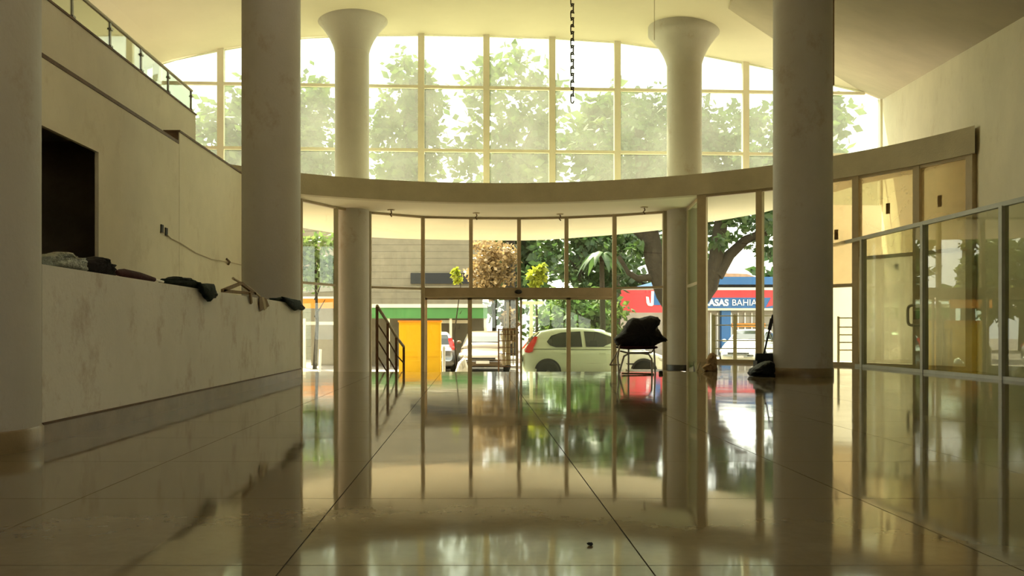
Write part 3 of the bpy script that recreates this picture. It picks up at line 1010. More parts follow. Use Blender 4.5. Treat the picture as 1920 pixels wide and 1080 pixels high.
# ------------------------------------------------------------------ chair with jacket
cyy = 12.45
chx = PX(1197, cyy)
chair = empty('metal_chair', 'tubular metal chair almost hidden under a black jacket', 'chair', (chx, cyy, 0))
def lz(y): return PZ(y, cyy)
def lx(x): return PX(x, cyy) - chx
MB().tube([(lx(1156), -.2, 0), (lx(1154), -.19, .25), (lx(1158), -.17, .40), (lx(1168), -.1, .44)], .013, 8).build('leg', M['chrome'], chair)
MB().tube([(lx(1217), -.2, 0), (lx(1217), -.19, .22), (lx(1212), -.17, .285), (lx(1200), -.17, .30), (lx(1176), -.17, .30), (lx(1166), -.18, .26), (lx(1160), -.2, .12), (lx(1157), -.2, .02)], .013, 8).build('frame_bow', M['chrome'], chair)
MB().tube([(lx(1183), .2, 0), (lx(1183), .19, .42)], .013, 8).build('leg', M['chrome'], chair)
MB().tube([(lx(1234), .2, 0), (lx(1231), .18, .42)], .013, 8).build('leg', M['chrome'], chair)
MB().tube([(lx(1143), -.02, .13), (lx(1158), -.05, .33), (lx(1162), -.05, .41)], .011, 8).build('arm_strut', M['chrome'], chair)
MB().tube([(lx(1143), -.02, .13), (lx(1160), -.12, .14)], .011, 8).build('arm_strut', M['chrome'], chair)
MB().tube([(lx(1160), -.14, .33), (lx(1172), -.2, .305), (lx(1216), -.2, .31), (lx(1222), -.18, .36)], .012, 8).build('seat_rail', M['chrome'], chair)
sv, sf = lump([(lx(1158), -.2), (lx(1190), -.23), (lx(1228), -.2), (lx(1234), 0), (lx(1228), .2), (lx(1190), .22), (lx(1160), .2), (lx(1154), 0)], .03, rnd, (0, 0, .38), (1, 0, 0), (0, 1, 0), 4, .01)
MB().add(sv, sf, True).build('seat', M['maroon'], chair)
bv, bf = lump([(lx(1172), .4), (lx(1225), .4), (lx(1224), .68), (lx(1214), .74), (lx(1185), .74), (lx(1174), .68)], .025, rnd, (0, .2, 0), (1, 0, 0), (0, 0, 1), 4, .01)
MB().add(bv, bf, True).build('backrest', M['maroon'], chair)
rj = random.Random(12)
jo = [(1150, 636), (1158, 628), (1166, 622), (1170, 613), (1178, 600), (1186, 596), (1200, 597), (1208, 594), (1219, 592), (1231, 595), (1237, 601), (1236, 607), (1230, 610), (1233, 618), (1240, 628), (1250, 637), (1246, 641), (1240, 641), (1230, 647), (1223, 651), (1215, 654), (1200, 655), (1185, 654), (1170, 652), (1160, 651), (1155, 646)]
jv, jf = lump([(lx(x), lz(y)) for x, y in jo], .235, rj, (0, -.02, 0), (1, 0, 0), (0, 0, 1), 7, .035)
tag(MB().add([v + Vector((chx, cyy, 0)) for v in jv], jf, True).build('jacket', M['blackshine']), 'bulky black jacket thrown over the metal chair by the doors', 'jacket')
# rod and small cap lying on the floor by the chair
tag(MB().tube([P(1166, 702.5, 12.3) * 1, P(1226, 703.5, 12.3)], .012, 8).build('floor_stick', M['wood']), 'dark thin stick lying on the floor in front of the chair', 'stick')
for o in [bpy.data.objects['floor_stick']]:
    o.location.z += .014 - (PZ(703, 12.3))
pz = P(1239, 701, 12.5)
tag(MB().lathe([(.028, 0), (.03, .03), (.018, .045)], (pz.x, pz.y, 0), 12).build('bottle_cap', M['trim']), 'small black cap on the floor beside the chair', 'cap')

# ------------------------------------------------------------------ rag heap, dustpan, black bag
dy_ = 13.35
hx = PX(1301, dy_)
rv, rf = lump([(lx_ - 0, z) for lx_, z in ((-.1, 0), (-.11, .06), (-.04, .1), (-.05, .17), (.0, .26), (.05, .28), (.1, .24), (.1, .12), (.11, 0))], .09, random.Random(3), (0, 0, 0), (1, 0, 0), (0, 0, 1), 5, .15)
rv = [Vector((v.x, v.y, max(v.z, 0))) + Vector((hx + .27, dy_ + .1, 0)) for v in rv]
tag(MB().add(rv, rf, True).build('rag_heap', M['rag']), 'crumpled tan rag heap on the floor at the corner of the side glass', 'rag')
stp = (hx + .2, dy_ + .05)
tag(MB().tube([(hx + .02, dy_ - .12, .015), (hx + .07, dy_ - .08, .14), (hx + .09, dy_ - .05, .05), (hx + .13, dy_ - .12, .012)], .014, 6).build('rope_scrap', M['woodlight']), 'pale bent twig lying in front of the tan rag', 'twig')
by = 11.85
bx_ = PX(1429, by)
bo = [(-.17, 0), (-.18, .05), (-.15, .1), (-.06, .15), (.03, .2), (.1, .21), (.15, .19), (.16, .1), (.15, 0)]
bv, bf = lump(bo, .16, random.Random(8), (0, 0, 0), (1, 0, 0), (0, 0, 1), 6, .06)
bv = [Vector((v.x, v.y, max(v.z, 0.0))) + Vector((bx_, by, 0)) for v in bv]
tag(MB().add(bv, bf, True).build('rubbish_bag', M['bagblack']), 'black rubbish bag lying at the foot of the round column', 'bag')
dp = empty('dustpan', 'black upright dustpan with a long handle behind the rubbish bag', 'dustpan', (PX(1432, 12.2), 12.2, 0))
MB().prism([(-.13, -.02, 0), (.13, -.02, 0), (.13, -.02, .05), (.12, -.02, .3), (-.11, -.02, .3), (-.13, -.02, .05)], (0, .04, 0)).build('pan', M['trim'], dp)
MB().box(-.13, .13, -.16, .02, 0, .02).build('scoop', M['trim'], dp)
MB().box(-.14, -.12, -.15, .02, 0, .2).build('cheek', M['trim'], dp)
MB().box(.12, .14, -.15, .02, 0, .2).build('cheek', M['trim'], dp)
ht0, ht1 = Vector((.0, .0, .28)), Vector((PX(1449, 12.2) - PX(1432, 12.2), 0, PZ(590, 12.2)))
MB().tube([ht0, ht0.lerp(ht1, .6), ht1], .013, 8).build('handle', M['trim'], dp)
MB().tube([ht0.lerp(ht1, .62), ht0.lerp(ht1, .9)], .026, 8).build('grip', M['trim'], dp)
# dead insect-like leaf near the camera
Yl = 990 / (1023 - 622)
tag(MB().add(*lump([(-.008, 0), (-.004, .006), (.004, .007), (.009, .002), (.004, -.005), (-.004, -.006)], .004, random.Random(2), (PX(1106, Yl), Yl, .0045), (1, 0, 0), (0, 1, 0), 3, .2), True).build('dead_leaf', M['trim']), 'tiny dark crumpled leaf lying on the shiny floor', 'leaf')

# ================================================================== OUTSIDE
tag(MB().box(-60, 60, -80, Y_BACK - .25, Z_LOW - .3, Z_LOW).build('ground_yard', M['pave']), 'pale paved yard behind the hall', 'yard', **S)
tag(MB().box(-90, 120, 21.6, 220, Z_LOW - .3, Z_LOW - .02).build('ground_street', M['asphalt']), 'grey street and parking ground outside the entrance', 'street', **S)
tag(MB().box(-30, 20, 21.6, 23.0, Z_LOW - .2, Z_LOW).build('ground_sidewalk', M['pave']), 'concrete sidewalk strip in front of the entrance glass', 'sidewalk', **S)

# ------------------------------------------------------------------ cars
def make_car(name, label, paintm, loc, rz, L=4.05, W=1.68, Ht=1.49, hatch=True):
    root = empty(name, label, 'car', loc, rz)
    hw = W / 2
    # stations: x, bottom, shoulder z, half width
    stn = [(0.0, .42, .80, .80), (.06, .30, .92, .9), (.35, .22, .95, .97), (.9, .2, .94, 1), (1.8, .18, .93, 1), (2.7, .2, .92, 1), (3.1, .2, .90, .98), (3.5, .22, .82, .95), (3.85, .26, .70, .86), (4.02, .34, .58, .74), (4.05, .42, .5, .7)]
    k = L / 4.05
    kz = Ht / 1.49
    vs, fs = [], []
    sec = [(0, 0), (.86, 0), (.97, .12), (1.0, .42), (.985, .78), (.93, .97), (.78, 1.0), (0, 1.02)]
    prof_ = sec + [(-a, b) for a, b in reversed(sec[1:-1])]
    n = len(prof_)
    for x, zb_, zt_, wf_ in stn:
        for a, b in prof_:
            vs.append((x * k, a * hw * wf_, (zb_ + (zt_ - zb_) * b) * kz))
    for i in range(len(stn) - 1):
        for j in range(n):
            j2 = (j + 1) % n
            fs.append((i * n + j, i * n + j2, (i + 1) * n + j2, (i + 1) * n + j))
    fs += [tuple(range(n)), tuple(reversed(range((len(stn) - 1) * n, len(stn) * n)))]
    body = MB().add(vs, fs, True)
    # greenhouse: x, base z, roof z, base half width, roof half width
    gst = [(.10, .90, .95, .74, .66), (.28, .93, 1.22, .78, .62), (.48, .93, 1.40, .8, .6), (.9, .93, 1.475, .81, .61), (1.5, .92, 1.49, .815, .62), (2.1, .92, 1.455, .81, .6), (2.55, .91, 1.28, .8, .6), (3.0, .9, 1.05, .78, .64), (3.25, .88, .9, .76, .7)]
    vs, fs = [], []
    for x, z0, z1, w0, w1 in gst:
        m_ = z0 + (z1 - z0) * .85
        vs += [(x * k, -w0, z0 * kz), (x * k, -(w1 + .03), m_ * kz), (x * k, -w1 + .06, z1 * kz), (x * k, 0, (z1 + .012) * kz), (x * k, w1 - .06, z1 * kz), (x * k, w1 + .03, m_ * kz), (x * k, w0, z0 * kz)]
    for i in range(len(gst) - 1):
        for j in range(6):
            a = i * 7 + j
            fs.append((a, a + 7, a + 8, a + 1))
    fs += [(0, 1, 2, 3, 4, 5, 6), tuple(reversed(range((len(gst) - 1) * 7, len(gst) * 7)))]
    body.add(vs, [tuple(reversed(f)) for f in fs], True)
    bo_ = body.build('body', paintm, root)
    def gw(x, z):
        for a, b in zip(gst, gst[1:]):
            if a[0] <= x <= b[0]:
                t = (x - a[0]) / (b[0] - a[0])
                z0, z1, w0, w1 = [a[q] + (b[q] - a[q]) * t for q in range(1, 5)]
                m_ = z0 + (z1 - z0) * .85
                s = min(1, max(0, (z - z0) / (m_ - z0)))
                return w0 + (w1 + .03 - w0) * s
        return .8
    wins = [[(.62, 1.12), (.74, 1.28), (1.0, 1.37), (1.52, 1.40), (1.56, .98), (.86, .97), (.7, 1.02)],
            [(1.66, .98), (1.62, 1.40), (1.98, 1.385), (2.32, 1.27), (2.78, 1.0), (2.62, .97)]]
    for s in (-1, 1):
        for wpoly in wins:
            a = [Vector((x * k, s * (gw(x, z) + .004), z * kz)) for x, z in wpoly]
            MB().prism(a, (0, s * .012, 0)).build('side_window', M['carglass'], bo_)
        for x, z in ((1.0, .8), (2.0, .8)):
            MB().box(x * k, (x + .16) * k, s * (hw + .0) - .012, s * (hw + .0) + .012, z * kz - .012, z * kz + .012).build('door_handle', paintm, bo_)
        MB().box(.9 * k, 3.0 * k, s * (hw - .01) - .008, s * (hw - .01) + .014, .5 * kz, .54 * kz).build('side_strip', M['trim'], bo_)
        MB().add(*lump([(2.62 * k, .98), (2.78 * k, .98), (2.8 * k, 1.08), (2.66 * k, 1.1)], .08, random.Random(1), (0, s * (hw + .04), 0), (1, 0, 0), (0, 0, 1), 3, .02), True).build('wing_mirror', paintm, bo_)
        # tall tail lamp on the rear pillar
        lampf = [(.035, .84), (.02, .9), (.1, .98), (.2, 1.13), (.30, 1.26), (.38, 1.26), (.33, 1.1), (.26, .95), (.24, .86), (.14, .82)]
        MB().prism([Vector((x * k, s * (gw(max(.1, x), z) + .02 + (.03 if z < .95 else 0)), z * kz)) for x, z in lampf], (0, -s * .14, 0)).build('tail_lamp', M['redlamp'], bo_)
        MB().add(*lump([(3.5 * k, .72), (3.78 * k, .7), (3.9 * k, .62), (3.86 * k, .56), (3.6 * k, .6)], .12, random.Random(1), (0, s * (hw * .8), 0), (1, 0, 0), (0, 0, 1), 3, .01), True).build('head_lamp', M['headlamp'], bo_)
    # rear and front screens, number plates, grille
    def screen(st0, st1, f0, f1, name_):
        a, b = gst[st0], gst[st1]
        x0, x1 = a[0] + (b[0] - a[0]) * f0, a[0] + (b[0] - a[0]) * f1
        z0, z1 = a[2] + (b[2] - a[2]) * f0, a[2] + (b[2] - a[2]) * f1
        d = Vector((-(z1 - z0), 0, (x1 - x0)))
        d = d.normalized() * .012
        if d.z < 0:
            d = -d
        MB().prism([Vector((x0 * k, -.56, (z0 + .01) * kz)), Vector((x0 * k, .56, (z0 + .01) * kz)), Vector((x1 * k, .52, (z1 + .01) * kz)), Vector((x1 * k, -.52, (z1 + .01) * kz))], d).build(name_, M['carglass'], bo_)
    screen(0, 1, .25, 1, 'rear_screen')
    screen(1, 2, 0, .8, 'rear_screen')
    screen(5, 6, .2, 1, 'windscreen')
    screen(6, 7, 0, .85, 'windscreen')
    MB().box(-.02, .03, -.22, .22, .62 * kz, .74 * kz).build('number_plate', M['plate'], bo_)
    MB().box(L - .05, L + .015, -.22, .22, .36 * kz, .46 * kz).build('number_plate', M['plate'], bo_)
    MB().box(L - .12, L - .005, -.42, .42, .5 * kz, .57 * kz).build('grille', M['trim'], bo_)
    MB().tube([(.62 * k, 0, 1.42 * kz), (.5 * k, 0, 1.62 * kz)], .006, 5).build('aerial', M['trim'], bo_)
    for x in (.64 * k, (.64 + 2.55) * k):
        for s in (-1, 1):
            ar = MB()
            pts_ = [Vector((x + .365 * math.cos(g), s * (hw + .001), .31 + .365 * math.sin(g))) for g in [math.pi * q / 14 - .25 for q in range(15)]] 
            ar.prism(pts_, (0, -s * .05, 0)).build('wheel_arch', M['trim'], bo_)
            wh = MB().lathe([(.2, -.1), (.29, -.1), (.31, -.07), (.31, .07), (.29, .1), (.2, .1)], n=28).build('wheel', M['tyre'], root, (x, s * (hw - .07), .31))
            wh.rotation_euler = (math.pi / 2, 0, 0)
            hub = MB().lathe([(.2, -.085), (.12, -.09), (.05, -.1)], n=20)
            hub.lathe([(.2, .085), (.12, .09), (.05, .1)], n=20)
            ho = hub.build('rim', M['rim'], wh)
    return root
ZG = Z_LOW - .02
CYN = 23.9
car_hw = .86
make_car('hatchback_car', 'white hatchback with tall red tail lamp parked outside the doors', M['carwhite'], (PX(982, CYN), CYN + car_hw, ZG), 0, 4.15, 1.72, 1.5)
make_car('parked_car', 'silver car half hidden by the yellow booth', M['carsilver'], (PX(812, 30), 30, ZG), math.radians(96), 4.0, 1.66, 1.4)
make_car('parked_car', 'bronze car standing between the yellow booth and the white hatchback', M['carbronze'], (PX(914, 33), 33.2, ZG), math.radians(-93), 4.1, 1.68, 1.42)
make_car('parked_car', 'white car facing the terrace railing in front of the blue shop sign', M['carwhite'], (PX(1405, 36) + 1.3, 38.5, ZG), math.radians(-120), 4.2, 1.72, 1.5)
make_car('parked_car', 'white car seen through the narrow pane behind the low wall', M['carwhite'], (PX(560, 31), 31, ZG), math.radians(-160), 4.0, 1.68, 1.5)

# ------------------------------------------------------------------ yellow booth, posts, rack, sack
by_ = 26.9
bx0, bx1 = PX(748, by_), PX(826, by_)
bt = PZ(601, by_)
yb_ = empty('yellow_booth', 'bright yellow metal booth with an orange top edge outside the glass', 'booth', ((bx0 + bx1) / 2, by_, Z_LOW))
hwid = (bx1 - bx0) / 2
MB().box(-hwid, hwid, 0, .7, .08, bt - Z_LOW - .05).build('body', M['yellow'], yb_)
MB().box(-hwid - .03, hwid + .03, -.03, .73, bt - Z_LOW - .05, bt - Z_LOW).build('top_edge', M['orange'], yb_)
MB().box(-hwid + .04, hwid - .04, -.012, 0, .62, bt - Z_LOW - .12).build('door_panel', M['yellow'], yb_)
MB().box(-hwid + .04, hwid - .04, -.012, 0, .14, .58).build('lower_panel', M['yellow'], yb_)
MB().box(-hwid + .06, hwid - .06, .05, .65, 0, .08).build('foot', M['trim'], yb_)
tag(MB().lathe([(.045, 0), (.045, .95), (.03, 1.0), (.0, 1.01)], (PX(832, 24.0), 24.0, Z_LOW - .02), 14).build('bollard', M['whitepl']), 'slim white bollard beside the yellow booth', 'bollard')
p_ = P(866, 690, 24.6)
sv, sf = lump([(-.16, 0), (-.2, .15), (-.1, .34), (.04, .42), (.1, .4), (.2, .2), (.22, 0)], .16, random.Random(6), (0, 0, 0), (1, 0, 0), (0, 0, 1), 5, .08)
sv = [Vector((v.x, v.y, max(0, v.z * 1.6))) + Vector((p_.x, p_.y, Z_LOW - .02)) for v in sv]
tag(MB().add(sv, sf, True).build('white_sack', M['whitepl']), 'bright white sack on the ground near the bollard', 'sack')
p_ = P(600, 690, 23)
tag(MB().tube([(PX(598, 23), 23, Z_LOW), (PX(601, 23), 23, PZ(655, 23))], .035, 8).build('leaning_pole', M['whitepl']), 'short white pole seen through the narrow pane behind the low wall', 'pole')
ry = 23.2
rk = empty('wire_rack', 'tall rusty wire rack with upright stakes outside the doors', 'rack', (PX(953, ry), ry, Z_LOW))
rw = .25
for dx in (-rw, rw):
    for dy in (0, .3):
        MB().box(dx - .015, dx + .015, dy - .015, dy + .015, 0, PZ(616, ry) - Z_LOW).build('upright', M['rust'], rk)
for q in range(6):
    z = .45 + q * .085 * 2
    if z < PZ(616, ry) - Z_LOW:
        MB().box(-rw, rw, -.012, .012, z, z + .02).build('shelf_bar', M['rust'], rk)
MB().box(-rw - .02, rw + .02, -.02, .32, PZ(617, ry) - Z_LOW - .03, PZ(617, ry) - Z_LOW).build('top', M['rust'], rk)
for dx in (-.14, -.05, .04, .13):
    MB().box(dx - .012, dx + .012, -.01, .01, .5, PZ(617, ry) - Z_LOW).build('wire', M['alubrown'], rk)
for dx, yt in ((-.10, 592), (-.02, 566), (.01, 566)):
    MB().box(dx - .022, dx + .022, .1, .14, .5, PZ(yt, ry) - Z_LOW).build('stake', M['woodlight'], rk)
sy = 27.0
sp = empty('sign_post', 'cream T-shaped post behind the white hatchback', 'post', (PX(996, sy), sy, Z_LOW))
MB().box(-.05, .05, -.05, .05, 0, PZ(565, sy) - Z_LOW).build('pole', M['cream'], sp)
MB().box(-.35, .38, -.04, .04, PZ(571, sy) - Z_LOW, PZ(565, sy) - Z_LOW).build('crossbar', M['cream'], sp)
MB().box(-.03, .2, -.03, .03, PZ(592, sy) - Z_LOW - .04, PZ(592, sy) - Z_LOW).build('arm', M['cream'], sp)

# ------------------------------------------------------------------ stall with green awning, boarded building
gy = 34.0
gs = empty('market_stall', 'long stall with a green awning and cream gutter across the street', 'stall', (PX(800, gy), gy, ZG))
gx0, gx1 = PX(560, gy) - PX(800, gy), PX(914, gy) - PX(800, gy)
zt_, zm_, zb_ = PZ(570, gy) - ZG, PZ(577, gy) - ZG, PZ(597, gy) - ZG
gxo = PX(640, gy) - PX(800, gy)
MB().box(gxo, gx1, -.05, 3.0, zm_, zt_).build('gutter', M['cream'], gs)
MB().box(gxo, gx1, 0, .08, zb_, zm_).build('awning', M['green'], gs)
MB().box(gx0, gxo - .02, 0, .08, PZ(578, gy) - ZG, PZ(560, gy) - ZG).build('awning', M['orange'], gs)
MB().box(gx0, gxo - .02, -.03, 3.0, PZ(560, gy) - ZG, PZ(556, gy) - ZG).build('gutter', M['whitepl'], gs)
MB().box(gx0, gx1, 2.6, 2.8, 0, zt_ - .02).build('back_wall', M['brownwall'], gs)
for x in (570, 640, 728, 845, 910):
    q = PX(x, gy) - PX(800, gy)
    MB().box(q - .05, q + .05, .05, .15, 0, zb_).build('post', M['cream'], gs)
MB().box(PX(826, gy) - PX(800, gy), PX(880, gy) - PX(800, gy), .3, .4, PZ(606, gy) - ZG, PZ(600, gy) - ZG).build('shelf', M['cream'], gs)
MB().box(PX(565, gy) - PX(800, gy), PX(625, gy) - PX(800, gy), .3, .4, PZ(609, gy) - ZG, PZ(603, gy) - ZG).build('shelf', M['cream'], gs)
wy_ = 44.0
BD = 3.0
wb = empty('boarded_building', 'large building with grey brown horizontal boards behind the green awning', 'building', (PX(760, wy_), wy_, ZG))
bx0, bx1 = PX(560, wy_) - PX(760, wy_), PX(905, wy_) - PX(760, wy_)
MB().box(bx0, bx1, .1, BD, 0, PZ(392, wy_) - ZG).build('wall', M['brownwall'], wb)
nb = 22
ztop = PZ(395, wy_) - ZG
for q in range(nb):
    z0 = ztop * q / nb
    MB().obox(((bx0 + bx1) / 2, .06, z0 + ztop / nb / 2), ((bx1 - bx0) / 2, 0, 0), (0, .03, .012), (0, -.012, ztop / nb * .47)).build('board', M['brownwall'], wb)
MB().box(PX(770, wy_) - PX(760, wy_), PX(880, wy_) - PX(760, wy_), -.08, .0, PZ(532, wy_) - ZG, PZ(512, wy_) - ZG).build('window', M['trim'], wb)
MB().box(bx0 - .2, bx1 + .2, -.3, BD + .2, ztop, ztop + .25).build('roof', M['brownwall'], wb)

# ------------------------------------------------------------------ shop with blue and red signboard
ty = 52.0
sx0 = PX(1150, ty)
shop = empty('shop_building', 'low shop with a red and blue signboard and white lettering', 'building', (sx0, ty, ZG))
def sxx(x): return PX(x, ty) - sx0
def szz(y): return PZ(y, ty) - ZG
MB().box(0, sxx(1640), .6, 10, 0, szz(540)).build('wall', M['shopgrey'], shop)
MB().box(sxx(1255), sxx(1640), -.5, 10.4, szz(534), szz(520)).build('roof_fascia', M['shopblue'], shop)
MB().box(sxx(1255), sxx(1640), .1, 10, szz(541), szz(534)).build('eaves', M['trim'], shop)
rr_ = MB().prism([(sxx(1335), 4, szz(520)), (sxx(1480), 4, szz(520)), (sxx(1440), 4, szz(505)), (sxx(1345), 4, szz(502))], (0, 5, 0)).build('tiled_roof', M['rooftile'], shop)
MB().box(sxx(1255), sxx(1640), -.05, .5, szz(544), szz(539)).build('white_band', M['shopwhite'], shop)
sg = MB().box(sxx(1255), sxx(1640), 0, .5, szz(558), szz(544)).build('red_band', M['shopred'], shop)
sg2 = MB().box(sxx(1255), sxx(1640), 0, .5, szz(578), szz(558)).build('blue_band', M['shopblue'], shop)
MB().box(sxx(1255), sxx(1640), -.06, .5, szz(582), szz(578)).build('lower_band', M['cream'], shop)
MB().prism([(sxx(1436), -.02, szz(576)), (sxx(1452), -.02, szz(546)), (sxx(1500), -.02, szz(546)), (sxx(1500), -.02, szz(560))], (0, .02, 0)).build('red_wedge', M['shopred'], shop)
def text(body, x, y, size, mat, parent, bold=0.0, sx=1.0):
    cu = bpy.data.curves.new('lettering', 'FONT')
    cu.body = body
    cu.size = size
    cu.extrude = .02
    cu.offset = bold
    o = bpy.data.objects.new('lettering', cu)
    C.objects.link(o)
    cu.materials.append(mat)
    o.parent = parent
    o.location = (x, -.03, y)
    o.rotation_euler = (math.pi / 2, 0, 0)
    o.scale = (sx, 1, 1)
    bpy.context.view_layer.update()
    me = bpy.data.meshes.new_from_object(o.evaluated_get(bpy.context.evaluated_depsgraph_get()))
    me.materials.clear()
    me.materials.append(mat)
    m_ = bpy.data.objects.new('lettering', me)
    C.objects.link(m_)
    m_.parent = parent
    m_.location, m_.rotation_euler, m_.scale = o.location, o.rotation_euler, o.scale
    bpy.data.objects.remove(o)
    m_.name = 'lettering'
    return m_
text('CASAS', sxx(1317), szz(573), .53, M['shopwhite'], shop, .018, .98)
text('BAHIA', sxx(1371.5), szz(573), .53, M['shopwhite'], shop, 0, .98)
MB().box(sxx(1355), sxx(1372), .2, .7, 0, szz(582)).build('pillar', M['shopblue'], shop)
MB().box(sxx(1376), sxx(1440), .45, .6, szz(613), szz(606)).build('counter', M['orange'], shop)
for x in range(1336, 1440, 13):
    MB().box(sxx(x), sxx(x) + .06, .5, .6, 0, szz(586)).build('shutter_rib', M['shopwhite'], shop)
# separate red panel with the emblem
ep = empty('red_signboard', 'red signboard with a white U-shaped emblem and blue strip', 'sign', (PX(1155, 48), 48, ZG))
def ex(x): return PX(x, 48) - PX(1155, 48)
def ez(y): return PZ(y, 48) - ZG
MB().box(ex(1150), ex(1250), 0, .25, ez(586), ez(544)).build('panel', M['shopred'], ep)
MB().box(ex(1226), ex(1238), -.03, 0, ez(572), ez(546)).build('blue_strip', M['shopblue'], ep)
eu = [P(x, y, 48) for x, y in ((1211, 556), (1216, 557), (1218, 568), (1220, 569), (1221, 546), (1226, 546), (1225, 572), (1222, 574), (1215, 573), (1212, 568))]
MB().prism([(p.x - PX(1155, 48), -.05, p.z - ZG) for p in eu], (0, .05, 0)).build('emblem', M['shopwhite'], ep)
for q in (1158, 1245):
    MB().box(ex(q) - .06, ex(q) + .06, .05, .2, 0, ez(560)).build('post', M['shopgrey'], ep)

# neighbouring cream wall to the right
nw = empty('neighbour_building', 'plain cream building close behind the side glass', 'building', (10.5, 20.5, ZG))
MB().box(-1.4, 9, 2.2, 4, 0, 5.3).build('wall', M['cream'], nw)
MB().box(-1.5, 9, 2.1, 4.1, 5.3, 5.45).build('coping', M['beam'], nw)

# ------------------------------------------------------------------ trees
def foliage(rnd, blobs, n, size, flat=.6):
    vs, fs = [], []
    tot = sum(b[3] * b[4] * b[5] for b in blobs)
    for (cx, cy_, cz, rx, ry_, rz_) in blobs:
        m_ = int(n * rx * ry_ * rz_ / tot)
        ncl = max(6, m_ // 40)
        cl = []
        while len(cl) < ncl:
            u = Vector((rnd.uniform(-1, 1), rnd.uniform(-1, 1), rnd.uniform(-1, 1)))
            if .35 < u.length < 1:
                cl.append(u)
        for _ in range(m_):
            u = rnd.choice(cl)
            p = Vector((cx + u.x * rx + rnd.gauss(0, .14) * rx, cy_ + u.y * ry_ + rnd.gauss(0, .14) * ry_, cz + u.z * rz_ + rnd.gauss(0, .11) * rz_))
            d = Vector((rnd.uniform(-1, 1), rnd.uniform(-1, 1), rnd.uniform(-.9, .5))).normalized()
            s = d.orthogonal().normalized()
            s = (s * math.cos(rnd.uniform(0, 3)) + d.cross(s) * math.sin(rnd.uniform(0, 3))).normalized()
            L_ = size * rnd.uniform(.6, 1.4)
            i = len(vs)
            vs += [p, p + d * L_ * .5 + s * L_ * .28, p + d * L_, p + d * L_ * .5 - s * L_ * .28]
            fs.append((i, i + 1, i + 2, i + 3))
    return vs, fs
def tree(name, label, cat, base, limbs, blobs, n, size, leafm, seed, group=None):
    r = random.Random(seed)
    root = empty(name, label, cat, base, group=group)
    b0 = Vector(base)
    for pts, rs in limbs:
        MB().tube([Vector(p) - b0 for p in pts], rs, 9).build('trunk' if pts is limbs[0][0] else 'branch', M['bark'], root)
    vs, fs = foliage(r, [(b[0] - b0.x, b[1] - b0.y, b[2] - b0.z, *b[3:]) for b in blobs], n, size)
    fo = MB().add(vs, fs).build('foliage', M[leafm], root)
    fo['kind'] = 'stuff'
    return root
# the big forked tree on the right
Yt = 32.0
tb = Vector((PX(1288, Yt), Yt, ZG))
fk = P(1284, 590, Yt)
tree('forked_tree', 'big dark tree forking behind the flared column with a black base', 'tree', tb,
     [([tb, P(1286, 640, Yt), fk, P(1249, 548, Yt), P(1228, 490, Yt), P(1214, 420, Yt), P(1206, 330, Yt), P(1200, 240, Yt)], [.7, .6, .58, .4, .36, .34, .28, .2]),
      ([fk, P(1330, 535, Yt), P(1342, 490, Yt), P(1350, 430, Yt), P(1362, 340, Yt)], [.45, .33, .28, .25, .18]),
      ([P(1342, 515, Yt), P(1368, 478, Yt), P(1398, 450, Yt), P(1450, 430, Yt), P(1520, 400, Yt)], [.3, .2, .17, .14, .1]),
      ([P(1228, 520, Yt), P(1195, 522, Yt), P(1176, 510, Yt), P(1160, 480, Yt)], [.16, .12, .1, .07]),
      ([P(1216, 450, Yt), P(1180, 420, Yt), P(1130, 380, Yt)], [.2, .16, .1])],
     [(P(1215, 395, Yt).x, Yt, P(0, 395, Yt).z, 1.3, 1.6, .9), (P(1345, 425, Yt).x, Yt - .5, P(0, 425, Yt).z, .9, 1.4, 1.0), (P(1405, 425, Yt).x, Yt, P(0, 425, Yt).z, 1.7, 1.6, 1.0),
      (P(1240, 260, Yt).x, Yt + 1, P(0, 260, Yt).z, 3.0, 2.6, 1.8), (P(1400, 280, Yt).x, Yt + 1, P(0, 280, Yt).z, 2.6, 2.6, 1.7), (P(1210, 480, Yt).x - .1, Yt + .3, P(0, 470, Yt).z, .45, .8, .9)], 8500, .3, 'leafdark', 5)
# dark tree behind the doors
def simple_tree(label, x, Y, ytop, ybot, halfpx, n, size, leafm, seed, name='street_tree', group=None, trunk=.22, cat='tree'):
    b = Vector((PX(x, Y), Y, ZG))
    zt, zb = PZ(ytop, Y), max(PZ(ybot, Y), ZG + .2)
    rx = halfpx / F * Y
    c = (zt + zb) / 2
    hz = (zt - zb) / 2
    r = random.Random(seed)
    tp = Vector((b.x + r.uniform(-.2, .2), Y, c + hz * .3))
    limbs = [([b, b.lerp(tp, .4) + Vector((r.uniform(-.15, .15), 0, 0)), tp], [trunk, trunk * .8, trunk * .35])]
    for q in range(3):
        s = b.lerp(tp, .45 + q * .15)
        limbs.append(([s, s + Vector((r.uniform(-1, 1) * rx * .5, r.uniform(-.4, .4) * rx, hz * .5))], [trunk * .45, trunk * .15]))
    blobs = [(b.x, Y, c, rx, rx * .9, hz)]
    for q in range(4):
        blobs.append((b.x + r.uniform(-.6, .6) * rx, Y + r.uniform(-.5, .5) * rx, c + r.uniform(-.5, .6) * hz, rx * .5, rx * .5, hz * .5))
    return tree(name, label, cat, b, limbs, blobs, n, size, leafm, seed, group)
simple_tree('dark leafy tree with sky showing through, behind the doors', 1090, 38, 400, 560, 105, 3600, .36, 'leafdark', 11)
simple_tree('dense low dark green shrub behind the hatchback roof', 1085, 34, 545, 670, 85, 5000, .3, 'leafmid', 12, 'shrub', trunk=.1, cat='shrub')
simple_tree('dry tan flowering tree beside the boarded building', 926, 37, 440, 560, 48, 3000, .2, 'leaftan', 13, trunk=.12)
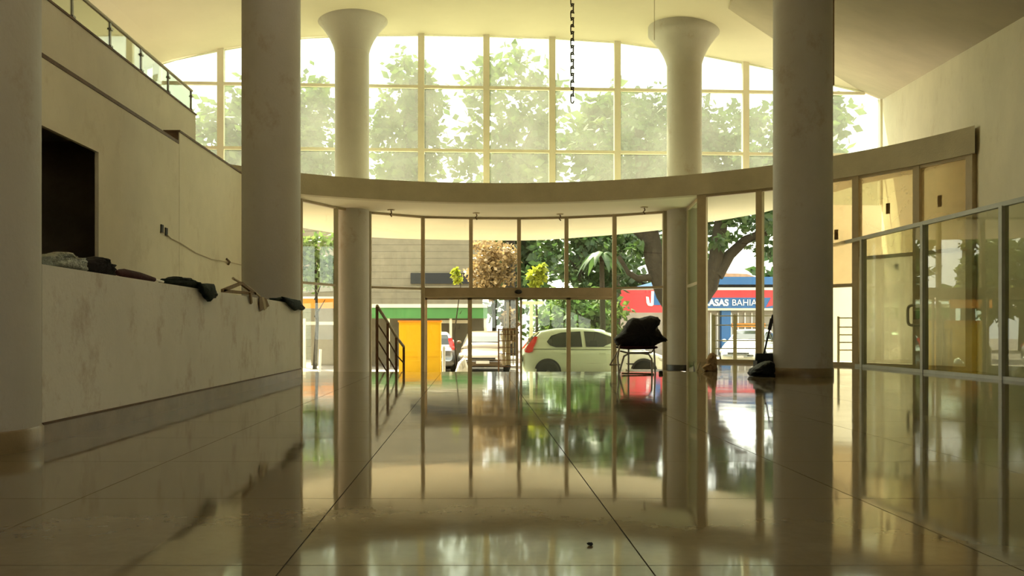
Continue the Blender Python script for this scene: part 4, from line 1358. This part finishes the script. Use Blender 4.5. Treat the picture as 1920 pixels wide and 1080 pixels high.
simple_tree('golden brown shrub behind the wire rack', 955, 34.6, 575, 640, 14, 900, .18, 'leaftan', 14, 'shrub', trunk=.06, cat='shrub')
simple_tree('small lime green sprig in front of the grey brown boards', 856, 30, 505, 534, 9, 160, .16, 'leaflime', 15, 'sapling', trunk=.03, cat='plant')
simple_tree('lime green shrub between the tan tree and the dark tree', 1008, 29.5, 490, 540, 13, 420, .2, 'leaflime', 16, 'shrub', trunk=.06, cat='shrub')
simple_tree('narrow green shrub seen through the pane behind the low wall', 590, 33, 430, 560, 45, 1500, .25, 'leafmid', 17, 'shrub', trunk=.08, cat='shrub')
# palm
pyy = 30.0
pb_ = Vector((PX(1128, pyy), pyy, ZG))
pt_ = P(1128, 478, pyy)
pr = empty('palm', 'small palm with drooping fronds behind the hatchback', 'palm', pb_)
MB().tube([(0, 0, 0), (.05, 0, 1.2), Vector(pt_) - pb_], [.13, .1, .08], 10).build('trunk', M['bark'], pr)
for q in range(11):
    g = 2 * math.pi * q / 11 + .3
    d = Vector((math.cos(g), math.sin(g), 0))
    up = .45 + .35 * ((q * 7) % 5) / 5
    c0 = Vector(pt_) - pb_
    vs, fs = [], []
    for k in range(9):
        t = k / 8
        p = c0 + d * (.85 * t) + Vector((0, 0, up * t - 1.15 * t * t))
        s = Vector((-d.y, d.x, 0)) * (.13 * math.sin(math.pi * min(1, .15 + t * .85)) + .01)
        vs += [p - s - Vector((0, 0, .05)), p, p + s - Vector((0, 0, .05))]
    for k in range(8):
        a = 3 * k
        fs += [(a, a + 1, a + 4, a + 3), (a + 1, a + 2, a + 5, a + 4)]
    MB().add(vs, fs, True).build('frond', M['leafdark'], pr)
# tall trees seen through the upper glazing
for i, (x, Y, yt, hp_, lab) in enumerate(((420, 48, 150, 95, 'tall pale tree beyond the upper glazing next to the mezzanine end'), (595, 58, 140, 70, 'tall tree beyond the upper glazing behind the flared column by the stair railing'), (765, 54, 105, 70, 'tall round tree beyond the upper glazing above the yellow booth'),
                                          (955, 52, 100, 100, 'broad tall tree beyond the upper glazing above the sliding doors'), (1150, 47, 170, 85, 'shorter broad tree beyond the upper glazing between chain and flared column'), (1500, 44, 190, 110, 'tall tree beyond the upper glazing behind the round column'))):
    simple_tree(lab, x, Y, yt, 430, hp_, 3000, .6, 'leafmid', 30 + i, 'tall_tree', 'tall trees beyond the upper glazing', .4)
for i, (x, Y) in enumerate(((200, 64), (460, 72), (705, 66), (960, 64), (1220, 70), (1540, 66), (1850, 64))):
    simple_tree(['far tree line crown behind the orange awning', 'far tree crown behind the narrow pane by the low wall', 'far tree crown above the boarded building roof', 'far tree crown behind the tan tree', 'far tree crown behind the red signboard', 'far tree crown behind the shop roof', 'far tree crown behind the cream neighbour building'][i], x, Y, 400, 600, 112, 1500, 1.0, 'leafdark', 60 + i, 'far_tree', 'far row of trees', .4)
